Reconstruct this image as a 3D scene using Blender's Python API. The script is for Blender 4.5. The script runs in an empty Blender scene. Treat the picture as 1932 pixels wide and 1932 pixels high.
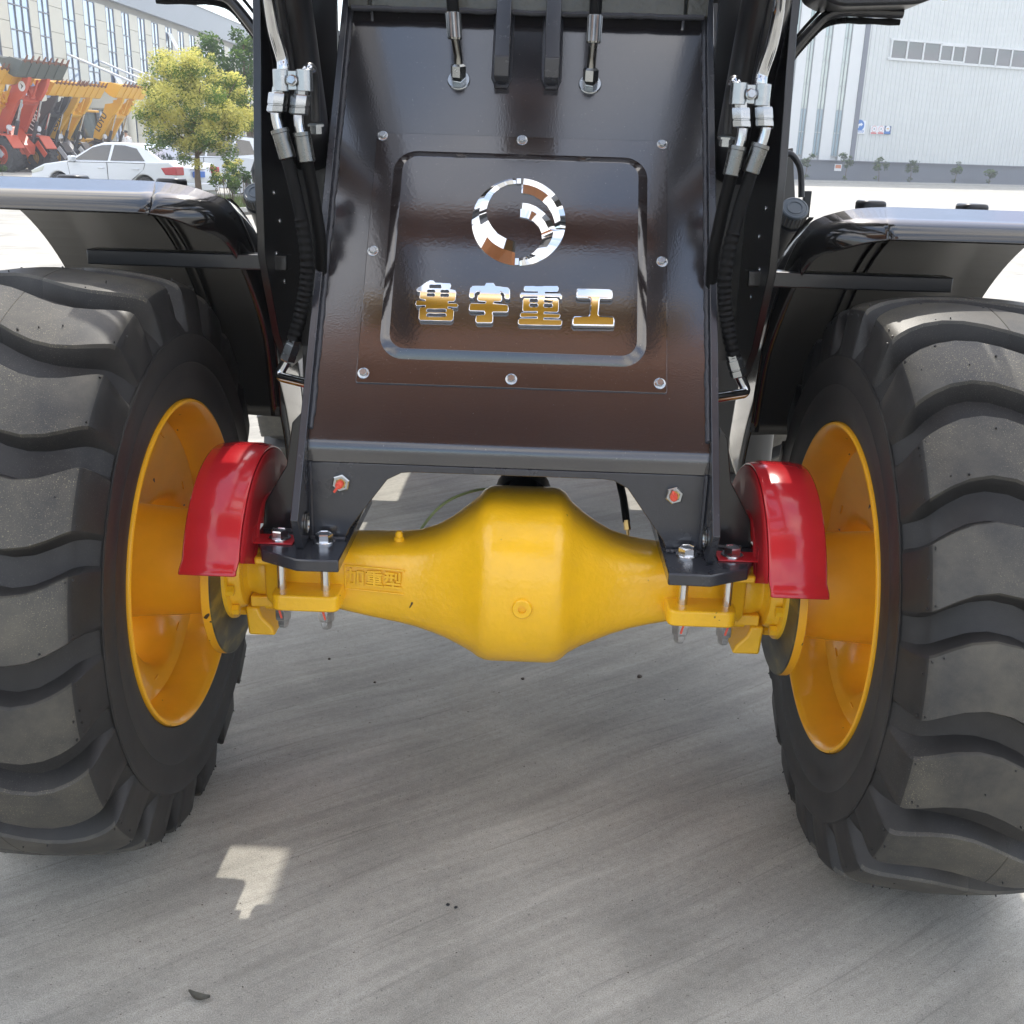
import bpy, bmesh, math, random
from math import sin, cos, pi, radians, hypot, atan2
from mathutils import Vector, Matrix

S = bpy.context.scene
COL = S.collection
random.seed(7)

# ------------------------------------------------------------------ camera
CAMP = Vector((0.04856, -2.10356, 1.45610))
YAW, PITCH, ROLL, FPX = -0.018431, 0.328178, 0.031305, 1994.66     # focal length in pixels of a 1932 px square frame
_fw = Vector((sin(YAW)*cos(PITCH), cos(YAW)*cos(PITCH), -sin(PITCH)))
_rt = Vector((cos(YAW), -sin(YAW), 0.0))
_up = _rt.cross(_fw)
RT = _rt*cos(ROLL) + _up*sin(ROLL)
UP = -_rt*sin(ROLL) + _up*cos(ROLL)
FW = _fw
cam_data = bpy.data.cameras.new('camera')
cam = bpy.data.objects.new('camera', cam_data)
COL.objects.link(cam)
m = Matrix.Identity(4)
for i in range(3):
    m[i][0], m[i][1], m[i][2], m[i][3] = RT[i], UP[i], -FW[i], CAMP[i]
cam.matrix_world = m
cam_data.sensor_width = 36.0
cam_data.lens = 36.0*FPX/1932.0
cam_data.clip_start = 0.05
cam_data.clip_end = 2000.0
S.camera = cam

def ray(u, v): return FW + RT*((u-966)/FPX) - UP*((v-966)/FPX)
def atY(u, v, y): d = ray(u, v); return CAMP + d*((y-CAMP.y)/d.y)
def atX(u, v, x): d = ray(u, v); return CAMP + d*((x-CAMP.x)/d.x)
def atZ(u, v, z): d = ray(u, v); return CAMP + d*((z-CAMP.z)/d.z)
def atP(u, v, p, n): d = ray(u, v); return CAMP + d*((Vector(p)-CAMP).dot(n)/d.dot(n))

# ------------------------------------------------------------------ light
SUN_DIR = Vector((0.015, 0.664, 0.747)).normalized()          # towards the sun: behind the machine, high
world = bpy.data.worlds.new('World'); S.world = world
world.use_nodes = True
wn = world.node_tree.nodes; wl = world.node_tree.links
bg = wn.get('Background') or wn.new('ShaderNodeBackground')
sky = wn.new('ShaderNodeTexSky'); sky.sky_type = 'NISHITA'; sky.sun_disc = False
sky.sun_elevation = math.asin(SUN_DIR.z)
sky.sun_rotation = atan2(SUN_DIR.x, SUN_DIR.y)
sky.air_density = 1.0; sky.dust_density = 1.0; sky.ozone_density = 1.0
# broken bright summer cloud over hazy blue, the same all round
_tc = wn.new('ShaderNodeTexCoord'); _mp = wn.new('ShaderNodeMapping'); _mp.inputs['Scale'].default_value = (1.0, 1.0, 2.2); _mp.inputs['Location'].default_value = (5.1, 2.7, 1.11)
wl.new(_tc.outputs['Generated'], _mp.inputs[0])
_cl = wn.new('ShaderNodeTexNoise'); _cl.inputs['Scale'].default_value = 1.9; _cl.inputs['Detail'].default_value = 7; _cl.inputs['Roughness'].default_value = 0.55
wl.new(_mp.outputs[0], _cl.inputs['Vector'])
_rp = wn.new('ShaderNodeMapRange'); _rp.inputs['From Min'].default_value = 0.44; _rp.inputs['From Max'].default_value = 0.62
_rp.inputs['To Min'].default_value = 0.0; _rp.inputs['To Max'].default_value = 1.0
wl.new(_cl.outputs['Fac'], _rp.inputs['Value'])
_cm = wn.new('ShaderNodeMix'); _cm.data_type = 'RGBA'; _cm.inputs[6].default_value = (2.3, 3.0, 4.4, 1); _cm.inputs[7].default_value = (8.6, 8.1, 7.5, 1)
wl.new(_rp.outputs[0], _cm.inputs['Factor'])
_mx = wn.new('ShaderNodeMix'); _mx.data_type = 'RGBA'; _mx.blend_type = 'LIGHTEN'; _mx.inputs['Factor'].default_value = 1.0
wl.new(sky.outputs[0], _mx.inputs[6]); wl.new(_cm.outputs[2], _mx.inputs[7])
wl.new(_mx.outputs[2], bg.inputs[0]); bg.inputs[1].default_value = 0.15
sun_d = bpy.data.lights.new('sun', 'SUN'); sun_d.energy = 2.0; sun_d.angle = radians(0.53); sun_d.color = (1.0, 0.95, 0.86)
sun = bpy.data.objects.new('sun', sun_d); COL.objects.link(sun)
sun.rotation_euler = SUN_DIR.to_track_quat('Z', 'Y').to_euler()
S.view_settings.view_transform = 'Standard'; S.view_settings.look = 'None'
S.view_settings.exposure = 1.20; S.view_settings.gamma = 1.0
S.view_settings.use_curve_mapping = False
S.render.engine = 'CYCLES'
S.cycles.max_bounces = 8; S.cycles.diffuse_bounces = 4; S.cycles.glossy_bounces = 4; S.cycles.transmission_bounces = 4

# ------------------------------------------------------------------ materials
def mat(name, col, rough=0.5, metal=0.0, coat=0.0, bump=0.0, bscale=200.0, vary=0.0, vscale=6.0, spec=0.5, stretch=None, chips=0.0, dust=0.0):
    mt = bpy.data.materials.new(name); mt.use_nodes = True
    nt = mt.node_tree; n = nt.nodes; l = nt.links
    b = n['Principled BSDF']
    b.inputs['Base Color'].default_value = (*col, 1); b.inputs['Roughness'].default_value = rough
    b.inputs['Metallic'].default_value = metal; b.inputs['Coat Weight'].default_value = coat
    b.inputs['Coat Roughness'].default_value = 0.06; b.inputs['Specular IOR Level'].default_value = spec
    tc = None
    if bump or vary:
        tc = n.new('ShaderNodeTexCoord'); vec = tc.outputs['Object']
        if stretch:
            mp = n.new('ShaderNodeMapping'); mp.inputs['Scale'].default_value = stretch
            l.new(vec, mp.inputs[0]); vec = mp.outputs[0]
    if bump:
        t = n.new('ShaderNodeTexNoise'); t.inputs['Scale'].default_value = bscale; t.inputs['Detail'].default_value = 3
        l.new(vec, t.inputs['Vector'])
        bp = n.new('ShaderNodeBump'); bp.inputs['Strength'].default_value = bump; bp.inputs['Distance'].default_value = 0.002
        l.new(t.outputs['Fac'], bp.inputs['Height']); l.new(bp.outputs[0], b.inputs['Normal'])
        if coat: l.new(bp.outputs[0], b.inputs['Coat Normal'])
    if vary:
        t = n.new('ShaderNodeTexNoise'); t.inputs['Scale'].default_value = vscale; t.inputs['Detail'].default_value = 6
        t.inputs['Roughness'].default_value = 0.65
        l.new(vec, t.inputs['Vector'])
        r = n.new('ShaderNodeValToRGB')
        r.color_ramp.elements[0].position = 0.3; r.color_ramp.elements[1].position = 0.72
        r.color_ramp.elements[0].color = (*[c*(1-vary) for c in col], 1)
        r.color_ramp.elements[1].color = (*[min(1, c*(1+vary)) for c in col], 1)
        l.new(t.outputs['Fac'], r.inputs[0]); l.new(r.outputs[0], b.inputs['Base Color'])
        mr = n.new('ShaderNodeMapRange'); mr.inputs['To Min'].default_value = max(0, rough-0.08); mr.inputs['To Max'].default_value = min(1, rough+0.12)
        l.new(t.outputs['Fac'], mr.inputs['Value']); l.new(mr.outputs[0], b.inputs['Roughness'])
        if dust:                                    # settled dust specks
            c = n.new('ShaderNodeTexNoise'); c.inputs['Scale'].default_value = 420; c.inputs['Detail'].default_value = 1
            l.new(vec, c.inputs['Vector'])
            q = n.new('ShaderNodeMapRange'); q.inputs['From Min'].default_value = dust; q.inputs['From Max'].default_value = dust+0.03; q.inputs['To Max'].default_value = 0.55; l.new(c.outputs['Fac'], q.inputs['Value'])
            x = n.new('ShaderNodeMix'); x.data_type = 'RGBA'; l.new(q.outputs[0], x.inputs['Factor']); l.new(r.outputs[0], x.inputs[6]); x.inputs[7].default_value = (0.30, 0.27, 0.23, 1)
            l.new(x.outputs[2], b.inputs['Base Color'])
        if chips:                                   # sparse dark specks where the paint is knocked off
            c = n.new('ShaderNodeTexNoise'); c.inputs['Scale'].default_value = 34; c.inputs['Detail'].default_value = 2; c.inputs['Distortion'].default_value = 0.6
            l.new(vec, c.inputs['Vector'])
            q = n.new('ShaderNodeMapRange'); q.inputs['From Min'].default_value = chips; q.inputs['From Max'].default_value = chips+0.012; l.new(c.outputs['Fac'], q.inputs['Value'])
            x = n.new('ShaderNodeMix'); x.data_type = 'RGBA'; l.new(q.outputs[0], x.inputs['Factor']); l.new(r.outputs[0], x.inputs[6]); x.inputs[7].default_value = (0.05, 0.03, 0.015, 1)
            l.new(x.outputs[2], b.inputs['Base Color'])
    return mt

M = {}
M['panel'] = mat('dark_frame_paint', (0.017, 0.0155, 0.0175), 0.14, coat=1.0, spec=0.8, bump=0.045, bscale=260, vary=0.10, vscale=3, dust=0.765)
M['cover'] = mat('dark_cover_paint', (0.020, 0.0150, 0.0150), 0.09, coat=1.0, spec=0.8, bump=0.035, bscale=150, vary=0.08, vscale=5, dust=0.755)
M['frame'] = mat('slate_frame_paint', (0.028, 0.030, 0.037), 0.24, coat=0.5, bump=0.12, bscale=300, vary=0.15)
M['groove'] = mat('slate_groove_paint', (0.055, 0.068, 0.085), 0.28, coat=0.3)
M['black'] = mat('black_paint', (0.008, 0.008, 0.009), 0.28, coat=0.3, bump=0.08, bscale=250)
M['fender'] = mat('black_fender_gloss', (0.009, 0.009, 0.009), 0.12, coat=0.45, spec=0.7, bump=0.05, bscale=60, vary=0.2)
M['dimunderside'] = mat('black_underside_dimmed', (0.006, 0.0058, 0.0055), 0.30, spec=0.22)  # darker, duller fender black; stands in for dark reflections under the arch
M['yellow'] = mat('yellow_casting_paint', (0.88, 0.49, 0.012), 0.32, coat=0.35, bump=0.55, bscale=85, vary=0.07, vscale=14, chips=0.755)
M['rimyellow'] = mat('yellow_rim_paint', (0.82, 0.40, 0.010), 0.32, coat=0.3, bump=0.10, bscale=60, vary=0.08, vscale=9, chips=0.735)
M['red'] = mat('red_guard_paint', (0.50, 0.018, 0.024), 0.17, coat=0.35, spec=0.4, bump=0.05, bscale=50, vary=0.08, vscale=12)
M['redmatt'] = mat('red_side_dimmed', (0.36, 0.014, 0.018), 0.42, spec=0.12, vary=0.1, vscale=12)  # guard red darkened and dulled to suppress bright reflections on the side sheet
M['redcap'] = mat('red_plastic', (0.75, 0.09, 0.05), 0.45)
M['chrome'] = mat('chrome', (0.50, 0.51, 0.52), 0.06, metal=1.0)
M['zinc'] = mat('zinc_plate', (0.40, 0.42, 0.43), 0.22, metal=1.0, vary=0.1, vscale=40)
M['steel'] = mat('bright_steel', (0.30, 0.30, 0.285), 0.22, metal=1.0, vary=0.12, vscale=30)
M['stud'] = mat('bright_stud', (0.74, 0.75, 0.76), 0.20, metal=1.0)
M['darksteel'] = mat('dull_crimp_steel', (0.17, 0.17, 0.16), 0.25, metal=1.0, vary=0.15, vscale=30)
M['brass'] = mat('brass', (0.55, 0.38, 0.14), 0.3, metal=1.0)
M['hose'] = mat('hose_rubber', (0.004, 0.004, 0.004), 0.55, spec=0.15, bump=0.2, bscale=300)
M['plastic'] = mat('black_plastic', (0.014, 0.015, 0.017), 0.38)
M['bluecap'] = mat('grey_blue_cap', (0.06, 0.075, 0.09), 0.4)
M['greytank'] = mat('dark_grey_tank_paint', (0.050, 0.050, 0.048), 0.38, coat=0.0, vary=0.1)
M['white'] = mat('white_label', (0.75, 0.75, 0.72), 0.5)
M['glassy'] = mat('gauge_glass', (0.45, 0.46, 0.52), 0.1)
M['paleoil'] = mat('pale_oil', (0.35, 0.30, 0.12), 0.2)
M['weld'] = mat('weld_bead', (0.035, 0.037, 0.045), 0.32, bump=0.8, bscale=220)
M['wire'] = mat('yellow_green_tube', (0.42, 0.50, 0.22), 0.4)
M['khaki'] = mat('dusty_frame_paint', (0.055, 0.054, 0.042), 0.32, coat=0.35, bump=0.7, bscale=90, vary=0.25, vscale=30)

def disc_mat():
    mt = bpy.data.materials.new('worn_brake_disc'); mt.use_nodes = True
    nt = mt.node_tree; n = nt.nodes; l = nt.links; b = n['Principled BSDF']
    tc = n.new('ShaderNodeTexCoord'); t = n.new('ShaderNodeTexNoise'); t.inputs['Scale'].default_value = 14; t.inputs['Detail'].default_value = 7
    mp = n.new('ShaderNodeMapping'); mp.inputs['Scale'].default_value = (1, 0.6, 2.0)
    l.new(tc.outputs['Object'], mp.inputs[0]); l.new(mp.outputs[0], t.inputs['Vector'])
    r = n.new('ShaderNodeValToRGB'); e = r.color_ramp.elements
    e[0].position = 0.36; e[0].color = (0.030, 0.030, 0.026, 1); e[1].position = 0.68; e[1].color = (0.26, 0.20, 0.045, 1)
    k = r.color_ramp.elements.new(0.56); k.color = (0.085, 0.078, 0.045, 1)
    l.new(t.outputs['Fac'], r.inputs[0]); l.new(r.outputs[0], b.inputs['Base Color'])
    b.inputs['Metallic'].default_value = 0.25; b.inputs['Roughness'].default_value = 0.40
    return mt
M['disc'] = disc_mat()

def rubber_mat(name, dark, light, dust):
    mt = bpy.data.materials.new(name); mt.use_nodes = True
    nt = mt.node_tree; n = nt.nodes; l = nt.links; b = n['Principled BSDF']
    tc = n.new('ShaderNodeTexCoord')
    t = n.new('ShaderNodeTexNoise'); t.inputs['Scale'].default_value = 7; t.inputs['Detail'].default_value = 8; t.inputs['Roughness'].default_value = 0.7
    l.new(tc.outputs['Object'], t.inputs['Vector'])
    r = n.new('ShaderNodeValToRGB'); r.color_ramp.elements[0].position = 0.35; r.color_ramp.elements[1].position = 0.70
    r.color_ramp.elements[0].color = (*dark, 1); r.color_ramp.elements[1].color = (*light, 1)
    l.new(t.outputs['Fac'], r.inputs[0])
    sp = n.new('ShaderNodeTexNoise'); sp.inputs['Scale'].default_value = 520; sp.inputs['Detail'].default_value = 2
    l.new(tc.outputs['Object'], sp.inputs['Vector'])
    big = n.new('ShaderNodeTexNoise'); big.inputs['Scale'].default_value = 4.0; big.inputs['Detail'].default_value = 4
    l.new(tc.outputs['Object'], big.inputs['Vector'])
    mr = n.new('ShaderNodeMapRange'); mr.inputs['From Min'].default_value = 0.60; mr.inputs['From Max'].default_value = 0.74
    l.new(sp.outputs['Fac'], mr.inputs['Value'])
    mb = n.new('ShaderNodeMapRange'); mb.inputs['From Min'].default_value = 0.42; mb.inputs['From Max'].default_value = 0.66
    l.new(big.outputs['Fac'], mb.inputs['Value'])
    mu = n.new('ShaderNodeMath'); mu.operation = 'MULTIPLY'; l.new(mr.outputs[0], mu.inputs[0]); l.new(mb.outputs[0], mu.inputs[1])
    mx = n.new('ShaderNodeMix'); mx.data_type = 'RGBA'
    l.new(mu.outputs[0], mx.inputs['Factor']); l.new(r.outputs[0], mx.inputs[6]); mx.inputs[7].default_value = (*dust, 1)
    l.new(mx.outputs[2], b.inputs['Base Color'])
    b.inputs['Roughness'].default_value = 0.52; b.inputs['Specular IOR Level'].default_value = 0.42
    bp = n.new('ShaderNodeBump'); bp.inputs['Strength'].default_value = 0.12; bp.inputs['Distance'].default_value = 0.002
    l.new(sp.outputs['Fac'], bp.inputs['Height']); l.new(bp.outputs[0], b.inputs['Normal'])
    return mt
M['rubber'] = rubber_mat('tyre_rubber', (0.016, 0.0155, 0.015), (0.034, 0.032, 0.030), (0.10, 0.09, 0.075))
M['tread'] = rubber_mat('tyre_tread_worn', (0.040, 0.039, 0.037), (0.100, 0.091, 0.072), (0.36, 0.31, 0.20))

def concrete_mat():
    mt = bpy.data.materials.new('concrete_yard'); mt.use_nodes = True
    nt = mt.node_tree; n = nt.nodes; l = nt.links; b = n['Principled BSDF']
    tc = n.new('ShaderNodeTexCoord'); pos = tc.outputs['Object']
    def noise(scale, detail, rough=0.6, vec=pos, dist=0.0):
        t = n.new('ShaderNodeTexNoise'); t.inputs['Scale'].default_value = scale; t.inputs['Detail'].default_value = detail
        t.inputs['Roughness'].default_value = rough; t.inputs['Distortion'].default_value = dist
        l.new(vec, t.inputs['Vector']); return t.outputs['Fac']
    def mapr(x, a, c, d, e):
        q = n.new('ShaderNodeMapRange'); q.inputs['From Min'].default_value = a; q.inputs['From Max'].default_value = c
        q.inputs['To Min'].default_value = d; q.inputs['To Max'].default_value = e; l.new(x, q.inputs['Value']); return q.outputs[0]
    def mathn(op, x, y):
        q = n.new('ShaderNodeMath'); q.operation = op
        l.new(x, q.inputs[0])
        if hasattr(y, 'is_linked'): l.new(y, q.inputs[1])
        else: q.inputs[1].default_value = y
        return q.outputs[0]
    # broom and trowel sweeps run diagonally, slightly curved
    mp = n.new('ShaderNodeMapping'); mp.inputs['Scale'].default_value = (0.55, 7.0, 1.0)
    warp = n.new('ShaderNodeTexNoise'); warp.inputs['Scale'].default_value = 0.9; warp.inputs['Detail'].default_value = 1
    l.new(pos, warp.inputs['Vector'])
    wv = n.new('ShaderNodeVectorMath'); wv.operation = 'SCALE'; wv.inputs['Scale'].default_value = 0.16; l.new(warp.outputs['Color'], wv.inputs[0])
    wa = n.new('ShaderNodeVectorMath'); wa.operation = 'ADD'; l.new(pos, wa.inputs[0]); l.new(wv.outputs[0], wa.inputs[1])
    rt_ = n.new('ShaderNodeVectorRotate'); rt_.rotation_type = 'Z_AXIS'; rt_.inputs['Angle'].default_value = radians(-40); l.new(wa.outputs[0], rt_.inputs['Vector']); l.new(rt_.outputs[0], mp.inputs[0])
    streak = noise(1.6, 9, 0.62, mp.outputs[0])
    mp2 = n.new('ShaderNodeMapping'); mp2.inputs['Scale'].default_value = (0.8, 17.0, 1.0)
    rt2 = n.new('ShaderNodeVectorRotate'); rt2.rotation_type = 'Z_AXIS'; rt2.inputs['Angle'].default_value = radians(-31); l.new(wa.outputs[0], rt2.inputs['Vector']); l.new(rt2.outputs[0], mp2.inputs[0])
    fine = noise(2.2, 5, 0.6, mp2.outputs[0])
    blot = noise(2.4, 5, 0.55)
    grain = noise(420, 2, 0.7)
    pit = noise(150, 2, 0.5)
    mid = noise(55, 9, 0.75)
    f = mathn('MULTIPLY', mapr(streak, 0.30, 0.72, 0.78, 1.13), mapr(fine, 0.30, 0.74, 0.88, 1.09))
    f = mathn('MULTIPLY', f, mapr(blot, 0.30, 0.70, 0.86, 1.12))
    f = mathn('MULTIPLY', f, mapr(grain, 0.30, 0.70, 0.66, 1.34))
    f = mathn('MULTIPLY', f, mapr(mid, 0.30, 0.70, 0.86, 1.14))
    f = mathn('MULTIPLY', f, mapr(pit, 0.26, 0.36, 0.55, 1.0))
    # thin dragged scratches and broad dull stains
    mp3 = n.new('ShaderNodeMapping'); mp3.inputs['Scale'].default_value = (0.9, 55.0, 1.0)
    rt3 = n.new('ShaderNodeVectorRotate'); rt3.rotation_type = 'Z_AXIS'; rt3.inputs['Angle'].default_value = radians(-36); l.new(wa.outputs[0], rt3.inputs['Vector']); l.new(rt3.outputs[0], mp3.inputs[0])
    scr = noise(2.6, 3, 0.5, mp3.outputs[0])
    f = mathn('MULTIPLY', f, mapr(scr, 0.28, 0.40, 0.80, 1.0)); f = mathn('MULTIPLY', f, mapr(scr, 0.64, 0.74, 1.0, 1.13))
    stain = noise(1.1, 3, 0.5, wa.outputs[0], 1.2)
    f = mathn('MULTIPLY', f, mapr(stain, 0.36, 0.60, 0.82, 1.08))
    # slab joints: thin dark lines every 5 m
    sep = n.new('ShaderNodeSeparateXYZ'); l.new(pos, sep.inputs[0])
    def joint(c, off, pitch):
        a = mathn('ADD', c, off); a = mathn('DIVIDE', a, pitch); a = mathn('FRACT', a, 0); a = mathn('SUBTRACT', a, 0.5)
        a = mathn('ABSOLUTE', a, 0); return mapr(a, 0.4975, 0.4990, 1.0, 0.55)
    f = mathn('MULTIPLY', f, joint(sep.outputs['X'], 2.3, 6.0)); f = mathn('MULTIPLY', f, joint(sep.outputs['Y'], 1.9, 6.0))
    mx = n.new('ShaderNodeMix'); mx.data_type = 'RGBA'; mx.blend_type = 'MULTIPLY'; mx.inputs['Factor'].default_value = 1.0
    mx.inputs[6].default_value = (0.405, 0.388, 0.340, 1)
    l.new(f, mx.inputs[7]); l.new(mx.outputs[2], b.inputs['Base Color'])
    b.inputs['Roughness'].default_value = 0.75; b.inputs['Specular IOR Level'].default_value = 0.35
    bp = n.new('ShaderNodeBump'); bp.inputs['Strength'].default_value = 0.35; bp.inputs['Distance'].default_value = 0.002
    l.new(mathn('ADD', mid, streak), bp.inputs['Height']); l.new(bp.outputs[0], b.inputs['Normal'])
    return mt
M['concrete'] = concrete_mat()
M['kerb'] = mat('pale_kerb_stone', (0.42, 0.41, 0.38), 0.8, vary=0.12)
M['soil'] = mat('dry_soil', (0.20, 0.17, 0.12), 0.95, vary=0.25)
M['cladding'] = mat('cream_cladding', (0.62, 0.60, 0.50), 0.6, vary=0.04, vscale=0.5)
M['joint'] = mat('cladding_joint_grey', (0.30, 0.29, 0.25), 0.7)
M['greymetal'] = mat('grey_metal_sheet', (0.26, 0.29, 0.32), 0.45, vary=0.05, vscale=0.6)
M['winframe'] = mat('grey_window_frame', (0.16, 0.17, 0.185), 0.4)
M['palesash'] = mat('pale_window_sash', (0.62, 0.64, 0.66), 0.4)
def glass_mat(name, col, rough=0.03):
    mt = mat(name, col, rough, metal=0.0, spec=1.0); b = mt.node_tree.nodes['Principled BSDF']; b.inputs['Coat Weight'].default_value = 1.0
    b.inputs['Coat Roughness'].default_value = 0.02; b.inputs['Metallic'].default_value = 0.35
    return mt
M['bluepane'] = glass_mat('blue_window_glass', (0.27, 0.37, 0.54))
M['greypane'] = glass_mat('grey_window_glass', (0.11, 0.11, 0.105))
M['tealpane'] = glass_mat('teal_window_glass', (0.17, 0.27, 0.32))
M['strutgrey'] = mat('pale_grey_mullion', (0.30, 0.32, 0.32), 0.5)
M['palepane'] = glass_mat('pale_green_glass', (0.40, 0.48, 0.45))
M['cabglass'] = glass_mat('tinted_cab_glass', (0.10, 0.13, 0.12))
M['carglass'] = glass_mat('car_glass', (0.02, 0.027, 0.033)); M['carglass'].node_tree.nodes['Principled BSDF'].inputs['Metallic'].default_value = 0.0; M['carglass'].node_tree.nodes['Principled BSDF'].inputs['Coat Weight'].default_value = 0.2
M['hall'] = mat('pale_green_sheet', (0.63, 0.655, 0.635), 0.5, vary=0.03, vscale=0.4)
M['hallwhite'] = mat('white_wall_panel', (0.70, 0.72, 0.71), 0.5)
M['halltrim'] = mat('slate_trim', (0.17, 0.185, 0.215), 0.5)
M['plinth'] = mat('slate_plinth_paint', (0.15, 0.17, 0.20), 0.7, vary=0.06, vscale=0.7)
M['carwhite'] = mat('white_car_paint', (0.66, 0.69, 0.72), 0.18, coat=0.8)
M['carblue'] = mat('slate_blue_car_paint', (0.07, 0.11, 0.19), 0.25, coat=0.8)
M['taillight'] = mat('red_lamp', (0.45, 0.02, 0.03), 0.15, coat=0.6)
M['headlight'] = mat('clear_lamp', (0.55, 0.57, 0.50), 0.12, coat=0.6)
M['plate'] = mat('blue_number_plate', (0.05, 0.16, 0.55), 0.4)
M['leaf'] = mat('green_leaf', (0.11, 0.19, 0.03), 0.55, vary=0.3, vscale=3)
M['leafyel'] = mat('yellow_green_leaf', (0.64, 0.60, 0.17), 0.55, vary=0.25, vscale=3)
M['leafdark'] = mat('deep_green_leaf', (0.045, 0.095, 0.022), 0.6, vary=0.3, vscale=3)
for k in ('leaf', 'leafyel', 'leafdark'):            # thin leaves let the sun through
    nt = M[k].node_tree; b = nt.nodes['Principled BSDF']; tr = nt.nodes.new('ShaderNodeBsdfTranslucent'); ms = nt.nodes.new('ShaderNodeMixShader')
    ms.inputs[0].default_value = 0.5; src = b.inputs['Base Color'].links[0].from_socket; nt.links.new(src, tr.inputs[0])
    nt.links.new(b.outputs[0], ms.inputs[1]); nt.links.new(tr.outputs[0], ms.inputs[2]); nt.links.new(ms.outputs[0], nt.nodes['Material Output'].inputs[0])
M['bark'] = mat('grey_brown_bark', (0.12, 0.085, 0.055), 0.9, bump=0.6, bscale=40, vary=0.25)
M['grass'] = mat('yard_grass', (0.14, 0.19, 0.05), 0.8, vary=0.3)
M['m_yellow'] = mat('machine_yellow', (0.72, 0.40, 0.03), 0.4, coat=0.2, vary=0.04, vscale=2)
M['m_red'] = mat('machine_orange_red', (0.55, 0.085, 0.035), 0.4, coat=0.2, vary=0.05, vscale=2)
M['m_black'] = mat('machine_charcoal', (0.045, 0.047, 0.052), 0.4, coat=0.2)
M['m_grey'] = mat('bucket_grey_green', (0.085, 0.10, 0.09), 0.5)
M['m_tyre'] = mat('dusty_tyre', (0.045, 0.044, 0.043), 0.8, vary=0.2)
M['bucketpaint'] = mat('orange_brown_bucket', (0.36, 0.135, 0.045), 0.5, vary=0.2, vscale=2)
M['tooth'] = mat('bucket_tooth_steel', (0.20, 0.085, 0.05), 0.6)
M['skin'] = mat('skin', (0.45, 0.26, 0.17), 0.6)
M['shirt'] = mat('white_cotton', (0.72, 0.73, 0.74), 0.8)
M['trouser'] = mat('dark_trouser_cloth', (0.04, 0.045, 0.06), 0.85)
M['hair'] = mat('black_hair', (0.012, 0.010, 0.009), 0.6)
M['stone'] = mat('brown_stone', (0.075, 0.055, 0.042), 0.85, bump=0.5, bscale=80)
M['dryleaf'] = mat('dry_leaf', (0.10, 0.095, 0.075), 0.8, vary=0.3, vscale=40)
M['signblue'] = mat('sign_blue', (0.03, 0.17, 0.50), 0.5)
M['signwhite'] = mat('sign_white', (0.80, 0.82, 0.84), 0.5)
M['signred'] = mat('sign_red', (0.60, 0.10, 0.08), 0.5)
M['signdark'] = mat('sign_dark_blue', (0.04, 0.09, 0.20), 0.5)
M['orange'] = mat('orange_poster', (0.62, 0.22, 0.10), 0.6)

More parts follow.
